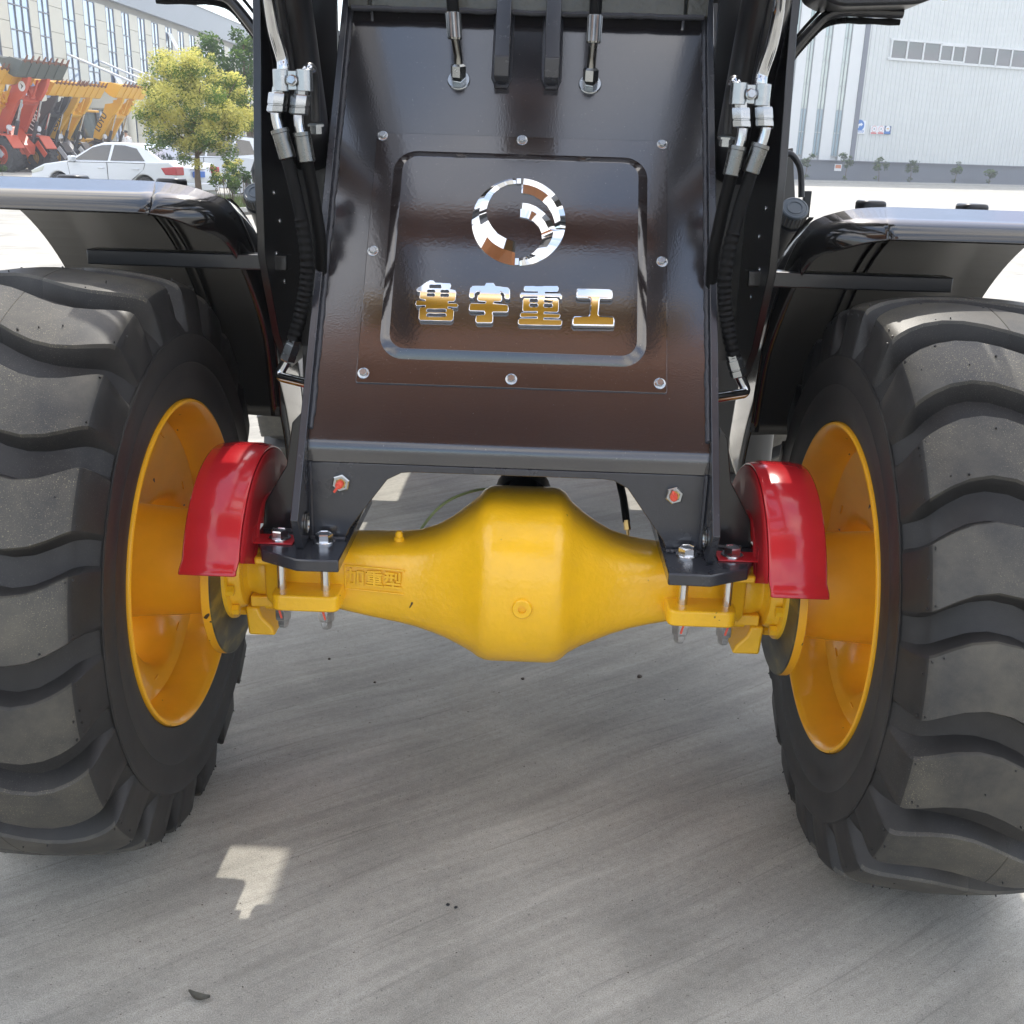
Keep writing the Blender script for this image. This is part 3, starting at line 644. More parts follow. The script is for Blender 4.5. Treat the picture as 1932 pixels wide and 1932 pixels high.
for s in (-1, 1):
    mb = MB(); mb.box((s*0.415, 0, 0.667), (0.170, 0.30, 0.016)); mb.build('spring_pad', M['yellow'], axle, bevel=0.004)
    mb = MB(); poly = round_poly([(s*0.332,-0.155),(s*0.470,-0.155),(s*0.470,0.155),(s*0.332,0.155)], 0.02)
    mb.prism(poly, XY(0.562), 0, 0.034); mb.build('clamp_plate', M['yellow'], axle, bevel=0.004)
    for x in (0.365, 0.455):
        mb = MB(); mb.cyl((s*x,-0.115,0.675), (s*x,-0.115,0.53), 0.0098, 16)
        sb = mb.build('clamp_stud', M['stud'], axle)
        mb = MB(); mb.lathe((s*x,-0.115,0.5615), (0,0,-1), [(0,0.0172),(0.030,0.0172),(0.033,0.0155),(0.035,0.0125),(0.046,0.0120),(0.052,0.009),(0.052,0.0001)], 6, ref=(1,0.2*s,0)); mb.build('lock_nut', M['stud'], sb)
        mb = MB(); mb.box((s*x+0.002*s,-0.1308,0.546), (0.0035,0.0016,0.022), Matrix.Rotation(0.25*s,3,'Y')); mb.build('paint_mark', M['redcap'], sb)
    # outer tube, flange, caliper
    mb = MB(); mb.lathe((s*0.48,0,0.60), (s,0,0), [(0,0.060),(0.012,0.066),(0.045,0.066),(0.052,0.062),(0.060,0.062),(0.066,0.074),(0.080,0.074),(0.086,0.060),(0.12,0.06)], 40)
    mb.build('axle_tube', M['yellow'], axle)
    mb = MB(); mb.box((s*0.515,-0.01,0.534), (0.050,0.08,0.024)); mb.lathe((s*0.486,-0.035,0.528), (s,0,0), [(-0.010,0.0001),(-0.010,0.0115),(0,0.0115)], 6); mb.lathe((s*0.486,-0.035,0.528), (s,0,0), [(0,0.015),(0.026,0.015),(0.026,0.001)], 18); mb.build('caliper_bracket', M['yellow'], axle, bevel=0.003)
    mb = MB(); poly = [(0.490,0.455),(0.548,0.455),(0.552,0.520),(0.525,0.520),(0.518,0.498),(0.496,0.474)]
    mb.prism([(s*x,z) for x, z in poly], XZ(-0.02), -0.03, 0.06); mb.build('caliper', M['yellow'], axle, bevel=0.005)
mb = MB(); mb.lathe((0.039,-0.1885,0.606), (0,-1,0), [(-0.01,0.0275),(0.004,0.0265),(0.0055,0.025),(0.0055,0.0205),(0.011,0.0195),(0.0125,0.018),(0.0125,0.0085),(0.004,0.0078),(0.004,0.0001)], 28)
mb.build('drain_plug', M['yellow'], axle)
mb = MB(); mb.lathe((-0.226,-0.02,0.674), (0,0,1), [(0,0.011),(0.008,0.011),(0.009,0.008),(0.016,0.0085),(0.021,0.005),(0.021,0.0001)], 14); mb.build('breather', M['yellow'], axle)
ys = lambda x: -(0.084 + (x+0.345)/0.158*0.018) if x < -0.187 else -0.105
fr = lambda u, v, h: Vector((-0.268+u, ys(-0.268+u)-h+0.0012, 0.612+v-0.02*u))
me = text_mesh('cast_lettering', '\u52a0\u91cd\u578b', 0.039, 0.0016, fr, True); me.materials.append(M['yellow']); link('cast_lettering', me, axle, 30)
mb = MB()
for a, b in (((-0.062,0.026),(0.062,0.026)), ((0.062,-0.026),(-0.062,-0.026)), ((-0.062,-0.026),(-0.062,0.026))):
    mb.tube([fr(a[0]+(b[0]-a[0])*k/8, a[1]+(b[1]-a[1])*k/8, 0.0002) for k in range(9)], 0.0022, 8)
mb.build('cast_border', M['yellow'], axle)

# --- wheels
TW = 18.0
def lug_shift(w):
    q = max(-0.208, min(0.208, w)); return -4.3*sin(pi*q/0.215)
def build_tyre():
    top = [(0.0,0.6106),(0.0013,0.6120),(0.035,0.6115),(0.07,0.6100),(0.105,0.6070),(0.14,0.6020),(0.168,0.5960),(0.184,0.5905),(0.193,0.5860),(0.1990,0.5795),(0.2030,0.5690),(0.2085,0.5400),(0.2130,0.5120),(0.2160,0.4885)]
    flo = [(0.0,0.5750),(0.0013,0.5750),(0.035,0.5745),(0.07,0.5725),(0.105,0.5675),(0.135,0.5590),(0.157,0.5480),(0.171,0.5390),(0.178,0.5325),(0.183,0.5265),(0.187,0.5200),(0.198,0.5080),(0.2065,0.4970),(0.2130,0.4868)]
    side = [(0.2175,0.4890),(0.2190,0.4850),(0.2168,0.4795),(0.2160,0.4550),(0.2148,0.4300),(0.2160,0.4270),(0.2140,0.4240),(0.2130,0.3950),(0.2100,0.3660),(0.2060,0.3520),(0.1950,0.3440)]
    rows = [(-w, r, fw, fr_, True) for (w, r), (fw, fr_) in zip(reversed(top), reversed(flo))] + [(w, r, fw, fr_, False) for (w, r), (fw, fr_) in list(zip(top, flo))[1:]]
    R = [(-w, r) for w, r in reversed(side)]
    cols = [(-9.0,0.0),(-7.6,0.0),(-6.5,0.03),(-5.55,0.86),(-5.25,1.0),(-2.6,1.0),(0.0,1.0),(2.6,1.0),(5.25,1.0),(5.55,0.86),(6.5,0.03),(7.6,0.0)]
    verts, faces, mi = [], [], []
    allrows = [('s', a) for a in R] + [('t', a) for a in rows] + [('s', a) for a in side]
    NL = 20; nc = NL*len(cols)
    for kind, a in allrows:
        for k in range(NL):
            for ang, f in cols:
                if kind == 's': w, r = a; sh = lug_shift(w)
                else:
                    tw, tr, fw, frr, neg = a; fw_ = -fw if neg else fw
                    w = fw_ + (tw-fw_)*f; r = frr + (tr-frr)*f; sh = lug_shift(tw)
                th = radians(k*TW + ang + sh)
                verts.append((w, -r*cos(th), r*sin(th)))
    ns = len(R); nt = len(rows)
    for i in range(len(allrows)-1):
        for j in range(nc):
            j2 = (j+1) % nc
            faces.append((i*nc+j, i*nc+j2, (i+1)*nc+j2, (i+1)*nc+j))
            c = j % len(cols); row = i-ns
            mi.append(1 if (3 <= c <= 8 and 4 <= row <= nt-6) else 0)
    # little moulding nubs
    rnd = random.Random(3)
    for _ in range(240):
        k = rnd.randrange(NL); sgn = rnd.choice((-1, 1)); w = rnd.choice((rnd.uniform(0.0, 0.19), 0.196, 0.203)); ang = rnd.choice((-4.6, 4.6, rnd.uniform(-4.5, 4.5)))
        r = 0.612
        for (a, ra), (b_, rb) in zip(top, top[1:]):
            if a <= w <= b_: r = ra+(rb-ra)*(w-a)/(b_-a)
        th = radians(k*TW+ang+lug_shift(sgn*w)); q = rnd.uniform(0.0011, 0.0022); hgt = rnd.uniform(0.001, 0.005)
        c = Vector((sgn*w, -r*cos(th), r*sin(th))); nrm = Vector((sgn*w*1.2, -cos(th)*0.6, sin(th)*0.6)).normalized(); x = nrm.orthogonal(); y = nrm.cross(x)
        o = len(verts)
        for z_ in (-0.001, hgt):
            for a in range(5): verts.append(tuple(c+nrm*z_+(x*cos(a*1.2566)+y*sin(a*1.2566))*(q if z_ < 0 else q*0.6)))
        for a in range(5): faces.append((o+a, o+(a+1) % 5, o+5+(a+1) % 5, o+5+a)); mi.append(0)
        faces.append(tuple(o+5+a for a in range(5))); mi.append(0)
    me = bpy.data.meshes.new('tyre'); me.from_pydata(verts, [], faces)
    me.materials.append(M['rubber']); me.materials.append(M['tread']); me.polygons.foreach_set('material_index', mi)
    me.polygons.foreach_set('use_smooth', [True]*len(faces)); me.set_sharp_from_angle(angle=radians(33)); me.update()
    return me
tyre_me = build_tyre()

def build_rim():
    mb = MB()
    prof = [(-0.196,0.3475),(-0.204,0.3500),(-0.2105,0.3480),(-0.2120,0.3430),(-0.2085,0.3385),(-0.196,0.3330),(-0.172,0.3270),(-0.152,0.3200),(-0.120,0.3160),(-0.112,0.3060),(-0.050,0.3020),(-0.042,0.2960),(0.06,0.2940),(0.07,0.302),(0.17,0.305),(0.20,0.335)]
    mb.lathe((0,0,0), (1,0,0), prof, 96)
    # five-spoke wheel disc with oval openings
    xs = lambda r: -0.128 + 0.075*max(0, min(1, (0.306-r)/0.16))**0.75
    NP = 56
    for k in range(5):
        ca = k*72.0 + 36.0
        bnd, hole = [], []
        for i in range(NP):
            a = 2*pi*i/NP; c, q = cos(a), sin(a); m_ = max(abs(c), abs(q))
            bnd.append((c/m_*36.0, 0.216 + q/m_*0.090))
            hx_, hy_ = 0.066*c, 0.222 + 0.066*q; hole.append((math.degrees(atan2(hx_, hy_)), hypot(hx_, hy_)))
        rows = []
        for lam, dx in ((0, 0), (0.35, 0), (0.60, 0.0005), (0.76, 0.002), (0.88, 0.006), (0.96, 0.012), (1.02, 0.022), (1.06, 0.040), (1.09, 0.070), (1.10, 0.105)):
            ring = []
            for (ba, br), (ha, hr) in zip(bnd, hole):
                if lam <= 1: an, r = ba+(ha-ba)*lam, br+(hr-br)*lam
                else: an, r = ca*0+ha*(2-lam), 0.226+(hr-0.226)*(2-lam)
                th = radians(ca+an); sw = max(0.0, min(1.0, (abs(ba)/36.0-0.80)/0.18)) if lam < 0.4 else 1.0; ring.append((xs(r)+dx*sw, -r*cos(th), r*sin(th)))
            rows.append(ring)
        mb.loft(rows, True, False)
    for k in range(5):
        for da in (-17, 17):
            th = radians(k*72+36+da); c = Vector((-0.098, -0.292*cos(th), 0.292*sin(th)))
            mb.box(c, (0.030, 0.016, 0.022), Matrix.Rotation(pi/2-th+pi/2, 3, 'X'))
    mb.lathe((0,0,0), (1,0,0), [(-0.053,0.13),(-0.060,0.128),(-0.12,0.120),(-0.20,0.115),(-0.29,0.105)], 48)
    me = mb.mesh('rim', [M['rimyellow']]); me.polygons.foreach_set('use_smooth', [True]*len(me.polygons)); me.set_sharp_from_angle(angle=radians(38))
    return me
rim_me = build_rim()
def wheel(s, y, phase, z=0.60, brake=True):
    w = empty('wheel', (s*0.89, y, z), parent=L)
    t = bpy.data.objects.new('tyre', tyre_me); COL.objects.link(t); t.parent = w; t.rotation_euler = (radians(-phase), 0, 0)
    r = bpy.data.objects.new('rim', rim_me); COL.objects.link(r); r.parent = w; r.scale = (s, 1, 1)
    if brake:
        mb = MB(); mb.lathe((-s*0.310,0,0), (s,0,0), [(0,0.100),(0,0.190),(0.0015,0.1925),(0.002,0.193)], 72); mb.build('brake_disc', M['disc'], w, smooth=30)
        mb = MB(); mb.lathe((-s*0.310,0,0), (s,0,0), [(0.002,0.193),(0.018,0.193),(0.020,0.190),(0.020,0.10)], 72); mb.build('brake_disc_back', M['rimyellow'], w, smooth=30)
        mb = MB(); mb.lathe((-s*0.310,0,0), (-s,0,0), [(0.0,0.118),(0.006,0.117),(0.008,0.114),(0.008,0.096),(0.022,0.093),(0.030,0.088),(0.034,0.076),(0.034,0.06)], 48)
        for k in range(10):
            a = 2*pi*k/10+0.2; mb.lathe((-s*0.318, 0.104*cos(a), 0.104*sin(a)), (-s,0,0), [(0,0.0115),(0.013,0.0115),(0.014,0.009),(0.014,0.0001)], 6)
        mb.build('hub', M['yellow'], w)
    return w
wheel(1, 0, 5.0); wheel(-1, 0, 14.5)
wheel(1, 2.65, 2.0, brake=False); wheel(-1, 2.65, 9.0, brake=False)

# --- red brake guards
for s in (-1, 1):
    mb = MB(); n = 40; prof = [(0.505,0.250),(0.506,0.255),(0.512,0.258),(0.524,0.2592),(0.529,0.2615),(0.590,0.2615),(0.595,0.2592),(0.611,0.258),(0.615,0.256)]
    rings = []
    for i in range(n+1):
        a = radians(199 - i*(199-2)/n) ; ring = []
        for x, r in prof: ring.append((s*x, r*cos(a)*1.0, 0.60+r*sin(a)))
        rings.append(ring)
    rings = rings[::-1]
    # straight lower apron at the front, flicked outward
    a = radians(199); last = [Vector((s*x, r*cos(radians(180))-0.010, 0.60+0.075)) for x, r in prof]
    front = []
    fr2 = []
    for i in range(n+1):
        a = radians(157 - i*(157-0)/n)
        fr2.append([(s*x, r*cos(a), 0.60+r*sin(a)) for x, r in prof])
    drop = [[(s*(x+0.004), r*cos(radians(157))-0.010, 0.60+r*sin(radians(157))-0.017) for x, r in prof], [(s*(x+0.002), r*cos(radians(157))-0.021, 0.60+r*sin(radians(157))-0.022) for x, r in prof]][::-1]
    mb.loft(drop + fr2, False, False)
    # inner side sheet with a scalloped cut round the hub
    sh = []
    for i in range(n+1):
        a = radians(158 - i*158/n); ri = 0.150 + 0.018*abs(sin(a*2.5))
        if 60 < math.degrees(a) < 75: ri = 0.118
        sh.append([(s*0.505, 0.250*cos(a), 0.60+0.250*sin(a)), (s*0.505, (ri+0.06)*cos(a), 0.60+(ri+0.06)*sin(a)), (s*0.505, ri*cos(a), 0.60+ri*sin(a)), (s*0.498, (ri-0.003)*cos(a), 0.60+(ri-0.003)*sin(a))])
    g = mb.build('brake_guard', M['red'], L, smooth=40)
    mb = MB(); mb.loft(sh, False, False); gs = mb.build('guard_side', M['redmatt'], g, smooth=40); so = gs.modifiers.new('thick', 'SOLIDIFY'); so.thickness = 0.003
    so = g.modifiers.new('thick', 'SOLIDIFY'); so.thickness = 0.003
    mb = MB(); poly = [(0.424,-0.140),(0.503,-0.140),(0.503,-0.088),(0.424,-0.088)]
    mb.prism([(s*x,y) for x,y in poly], XY(0.7002), 0, 0.0032); mb.box((s*0.5035,-0.114,0.715), (0.0035,0.052,0.032)); mb.build('guard_bracket', M['red'], g, bevel=0.001)
    mb = MB(); mb.box((s*0.478,0.02,0.735), (0.05,0.03,0.022)); mb.build('guard_strut', M['yellow'], g, bevel=0.002)

# --- fenders
def fender(s):
    C = [(1.135,0.125,1.374),(0.95,0.125,1.374),(0.760,0.125,1.374),(0.736,0.123,1.373),(0.700,0.120,1.371),(0.655,0.120,1.364),(0.604,0.136,1.344),(0.586,0.155,1.313),(0.577,0.190,1.268),(0.574,0.245,1.213),(0.572,0.310,1.130),(0.571,0.360,1.040),(0.571,0.385,0.940),(0.571,0.398,0.830)]
    D = [(1.135,0.000,1.321),(0.95,0.000,1.321),(0.735,0.000,1.321),(0.718,0.003,1.320),(0.696,0.012,1.316),(0.670,0.030,1.308),(0.642,0.066,1.292),(0.613,0.132,1.268),(0.602,0.182,1.228),(0.598,0.238,1.178),(0.596,0.304,1.104),(0.594,0.354,1.026),(0.593,0.380,0.934),(0.592,0.394,0.832)]
    mb = MB(); rows = []
    N = 26
    for k in range(N+1):
        ring = []
        for x, y, z in C:
            r = hypot(y, z-0.60); a0 = atan2(y, z-0.60); a = a0 + (radians(80)-a0)*k/N
            ring.append(Vector((s*x, r*sin(a), 0.60+r*cos(a))))
        rows.append(ring)
    mb.loft(rows, False, False)
    f = mb.build('fender', M['fender'], L, smooth=50)
    f.data.materials.append(M['dimunderside']); so = f.modifiers.new('thick', 'SOLIDIFY'); so.thickness = 0.005; so.material_offset = 1; so.offset = -1 if s > 0 else 1
    sub = lambda P: smooth_path(P, 3)
    mb = MB(); Cs, Ds = sub(C), sub(D)
    up_ = [Vector((s*p.x, p.y, p.z)) for p in Cs]; lo_ = [Vector((s*p.x, p.y, p.z)) for p in Ds]
    mid = [a*0.5+b*0.5 for a, b in zip(up_, lo_)]
    mb.loft([lo_, mid, up_], False, False)
    lip = mb.build('front_lip', M['fender'], f, smooth=50); lip.data.materials.append(M['dimunderside'])
    so = lip.modifiers.new('thick', 'SOLIDIFY'); so.thickness = 0.005; so.material_offset = 1; so.offset = -1 if s > 0 else 1
    # pressed ribs under the sheet
    for xr in (0.80, 0.825, 0.615):
        mb = MB(); ring = []
        for k in range(18):
            a = radians(16+k*3.4); 
            ring.append([(s*(xr+d), (0.776-h)*sin(a), 0.60+(0.776-h)*cos(a)) for d, h in ((-0.005,0.001),(-0.003,0.006),(0.003,0.006),(0.005,0.001))])
        mb.loft(ring, True, True); mb.build('rib', M['dimunderside'], f)
    for xb, yb in ((0.735,0.16),(0.945,0.16)):
        mb = MB(); mb.prism(round_poly([(s*(xb-0.026),yb+0.02),(s*(xb+0.026),yb+0.02),(s*(xb+0.026),yb+0.09),(s*(xb-0.026),yb+0.09)],0.018), XY(1.360), 0, 0.0225); mb.build('pad', M['plastic'], f, bevel=0.006)
    mb = MB(); mb.box((s*0.705, 0.21, 1.217), (0.43, 0.05, 0.032)); mb.build('fender_beam', M['black'], L, bevel=0.003)
fender(1); fender(-1)

# --- loader towers, lift cylinders, boom
for s in (-1, 1):
    mb = MB(); poly = [(0.165,1.86),(0.155,1.70),(0.112,1.44),(0.105,1.24),(0.20,1.06),(0.30,0.97),(0.42,0.97),(0.46,1.86)]
    x0 = 0.515 if s > 0 else -0.531
    mb.prism(poly, YZ(x0), 0, 0.016); tp = mb.build('tower_plate', M['black'], L, bevel=0.0015)
    mb = MB(); mb.prism([(0.0995,1.86),(0.0995,1.25),(0.1005,1.25),(0.1005,1.86)], YZ(0), 0, 0) if False else None
    mb.box((s*0.4645, 0.425, 1.58), (0.100, 0.02, 1.16)); mb.build('tower_back_plate', M['black'], L)
    for (y, z) in ((0.22,1.52),(0.20,1.36),(0.24,1.30),(0.20,1.235),(0.26,1.17)):
        mb = MB(); mb.lathe((s*0.5145,y,z), (-s,0,0), [(0,0.0055),(0.002,0.005),(0.003,0.0001)], 10); mb.build('tower_rivet', M['zinc'], tp)
    mb = MB(); a = Vector((s*0.463, 0.33, 1.44)); b = Vector((s*0.470, -0.14, 2.25)); d = (b-a).normalized()
    mb.lathe(a, d, [(-0.02,0.001),(-0.02,0.040),(0.0,0.046),(0.02,0.048),(0.85,0.048),(0.86,0.030)], 28); cy = mb.build('lift_cylinder', M['black'], L)
    mb = MB(); mb.cyl(a+d*0.86, a+d*1.35, 0.025, 16); mb.build('cylinder_rod', M['chrome'], cy)
    mb = MB(); mb.tube([a+d*0.02+Vector((s*0.0,-0.056,-0.02)), a+d*0.3+Vector((0,-0.056,-0.02)), a+d*0.85+Vector((0,-0.056,-0.02))], 0.010, 10); mb.build('cylinder_pipe', M['black'], cy)
    mb = MB(); poly = [(0.72,1.95),(0.50,2.12),(-0.2,2.72),(-0.8,3.10),(-1.05,2.95),(-0.98,2.75),(-0.6,2.62),(-0.1,2.35),(0.45,1.90),(0.66,1.80)]
    mb.prism(poly, YZ(s*0.463), -0.045, 0.045); mb.build('boom_arm', M['black'], L, bevel=0.006)
mb = MB(); mb.cyl((-0.43,-0.40,2.55), (0.43,-0.40,2.55), 0.060, 24); mb.build('boom_crosstube', M['bucketpaint'], L); mb = MB(); mb.cyl((-0.62,-0.86,2.80), (0.62,-0.86,2.80), 0.060, 24); mb.build('bucket_pivot_tube', M['m_yellow'], L)
mb = MB(); mb.prism([(0.30,2.42),(0.0,2.86),(-0.24,2.98),(-0.28,2.86),(-0.06,2.72),(0.16,2.36)], YZ(-0.09), 0, 0.18); mb.build('bucket_lever', M['black'], L, bevel=0.006)
# raised bucket above and in front of the camera
def bucket(parent, mt, W, edge, ox, oy, oz, k=1.0):
    mb = MB(); out = [(-0.62,0.06),(-0.02,0.0),(0.10,0.10),(0.20,0.34),(0.16,0.62),(0.04,0.84),(-0.10,0.92)]
    inn = [(y-0.02, z+0.03) for y, z in out[1:-1]]
    prof = [(oy+k*y, oz+k*z) for y, z in out] + [(oy+k*y, oz+k*z) for y, z in ([(-0.10,0.89)]+[(y-0.025, z+(0.02 if z < 0.5 else -0.02)) for y, z in reversed(out[1:-1])]+[(-0.62,0.075)])]
    mb.prism(prof, YZ(ox), -W/2, W/2)
    sidep = [(oy+k*y, oz+k*z) for y, z in out]
    for s in (-1, 1): mb.prism(sidep, YZ(ox+s*(W/2+0.012*k)), -0.010*k, 0.010*k)
    return mb.build('bucket', mt, parent, smooth=30)
bucket(L, M['bucketpaint'], 2.10, None, 0, -1.58, 2.80, 1.25)

# --- hydraulic pipes and hoses beside the towers
def mir(s, p): return Vector((p[0]*(1 if s < 0 else -1), p[1], p[2]))
YH = 0.055
def A(u, v, y=YH): return tuple(atY(u, v, y))
for s in (-1, 1):
    mk = lambda pts: [mir(s, p) for p in pts]
    pa = mk([A(505,-60,-0.02), A(508,-8,0.01), A(517,55,0.035), A(531,106), A(534,128), A(531,158)])
    mb = MB(); mb.tube(smooth_path(pa, 8), 0.0118, 14); hp = mb.build('chrome_pipe', M['chrome'], L)
    pb = mk([A(575,160), A(578,140), A(584,128,0.07), A(591,140,0.10), A(594,180,0.12), A(595,228,0.13)])
    mb = MB(); mb.tube(smooth_path(pb, 8), 0.0100, 12); mb.build('return_pipe', M['plastic'], L)
    q1 = mk([A(575,160), A(578,140), A(582,130,0.065), A(586,130,0.08)]); mb = MB(); mb.tube(smooth_path(q1, 6), 0.0108, 12); mb.build('bright_bend', M['chrome'], L)
    mb = MB(); e = mir(s, A(595,234,0.13)); mb.lathe(e, (0,0.1,-1), [(0,0.018),(0.004,0.018),(0.004,0.013),(0.018,0.013),(0.018,0.001)], 6); mb.build('pipe_union', M['zinc'], L)
    # double clamp
    c1, c2 = mir(s, A(531,152)), mir(s, A(574,152)); cm = (c1+c2)/2
    mb = MB(); mb.bar(c1+Vector((0,-0.004,0.0)), c2+Vector((0,-0.004,0.0)), 0.034, 0.0055, (0,1,0))
    for c in (c1, c2): mb.cyl(c+Vector((0,0,0.0195)), c-Vector((0,0,0.0195)), 0.0162, 20)
    cl = mb.build('pipe_clamp', M['zinc'], L, bevel=0.001)
    mb = MB(); hexbolt(mb, cm+Vector((0,-0.0095,0.0)), (0,-1,0.1), 0.0088, 0.007, 0.0105, 0.002); mb.build('clamp_bolt', M['zinc'], cl)
    for (u, v, tail) in ((524,186, [(521,200),(520,214),(523,232),(527,246),(530,254)]), (566,190, [(563.5,203),(563,220),(564.5,238),(568,252),(571,260)])):
        top = mir(s, A(u+3, v-22)); dn = (mir(s, A(u-1, v+14)) - top).normalized()
        mb = MB(); mb.lathe(top, dn, [(0,0.0125),(0.010,0.0125),(0.010,0.017),(0.012,0.0182),(0.030,0.0182),(0.031,0.0168),(0.033,0.0168),(0.034,0.0182),(0.044,0.0182),(0.047,0.014),(0.047,0.001)], 6, ref=(1,0.3,0)); nt_ = mb.build('union_nut', M['zinc'], L)
        pts = [top+dn*0.04] + [mir(s, A(a, b)) for a, b in tail]
        sp_ = smooth_path(pts, 5); mb = MB(); mb.tube(sp_, 0.0098, 14); mb.build('elbow_pipe', M['chrome'], nt_)
        e = sp_[-1]; dd = (mir(s, A(tail[-1][0]+ (10 if u < 540 else 6), tail[-1][1]+34)) - e).normalized()
        mb = MB(); mb.lathe(e, dd, [(-0.010,0.010),(-0.010,0.0175),(-0.003,0.0178),(-0.002,0.0165),(0.044,0.0168),(0.046,0.0145),(0.046,0.001)], 18); mb.build('ferrule', M['darksteel'], nt_)
    # hoses with spiral guard
    h1 = [mir(s, A(*p)) for p in ((538,280),(545,310),(555,350),(566,400),(575,450),(579.5,500),(577,540),(571,575),(563,610),(553,645))]
    sp_ = smooth_path(h1, 14); mb = MB()
    mb.tube(sp_, [0.0128 + (0.0024*(0.5+0.5*sin(i*1.55)) if i > 45 else 0.0) for i in range(len(sp_))], 14); mb.build('spiral_hose', M['hose'], L)
    h2 = [mir(s, A(*p)) for p in ((574,284,0.06),(582,320,0.07),(590,360,0.08),(598,410,0.09),(605,460,0.10),(606,520,0.12))]
    mb = MB(); mb.tube(smooth_path(h2, 8), 0.0125, 12); mb.build('hose', M['hose'], L)
    # lower elbow
    e0 = mir(s, A(556,640)); e1 = mir(s, A(546,668))
    dd = (e1-e0).normalized(); mb = MB(); mb.lathe(e0, dd, [(0,0.0148),(0.012,0.0148),(0.012,0.0172),(0.030,0.0172),(0.031,0.0155),(0.033,0.0155),(0.034,0.0172),(0.046,0.0172),(0.050,0.012)], 6); un = mb.build('union_nut', M['zinc'], L)
    pe = Vector((s*0.400, -0.015, 1.000)); pc = mir(s, A(524,724)); pc.z = 1.000
    mb = MB(); mb.tube(fillet([e0+dd*0.045, pc, pe], 0.035, 8), 0.0108, 14); mb.build('elbow_pipe', M['chrome'], un)
    # light stalk with its lamp
    st_ = [mir(s, p) for p in ((-0.548,0.30,1.52), tuple(atY(500,85,0.30)), tuple(atY(470,42,0.30)), tuple(atY(432,-4,0.30)), tuple(atY(400,-14,0.30)), tuple(atY(290,-16,0.30)))]
    mb = MB(); sp_ = fillet(st_, 0.05, 6); mb.tube(sp_, 0.0105, 10); lm = mb.build('light_stalk', M['black'], L)
    mb = MB(); mb.tube([p+Vector((0.0,0.012,-0.016)) for p in smooth_path(sp_, 4)], [0.0058+0.0012*(i % 2) for i in range(len(smooth_path(sp_, 4)))], 8); mb.build('light_cable', M['hose'], lm)
    mb = MB(); mb.tube([p+Vector((0.004,0.03,0.022)) for p in smooth_path(sp_, 3)], 0.0035, 6); mb.build('cable', M['hose'], lm)
    if s > 0:
        a = atY(1520,0,0.28); b = atY(1790,-4,0.28); z = a.z-0.004
        mb = MB(); poly = round_poly([(a.x,z+0.005),(a.x+0.05,z-0.016),(b.x-0.08,z-0.008),(b.x-0.02,z+0.020),(b.x,z+0.12),(a.x,z+0.12)], 0.02)
        mb.prism(poly, XZ(0.20), 0, 0.14); hl = mb.build('work_light', M['plastic'], lm, bevel=0.006)
        mb = MB(); mb.box((b.x+0.004, 0.27, z+0.06), (0.02,0.10,0.09)); mb.build('lens', M['headlight'], hl, bevel=0.006)
    mb = MB(); mb.box((s*0.540,0.30,1.76), (0.035,0.05,0.085)); mb.build('stalk_bracket', M['plastic'], L, bevel=0.003)

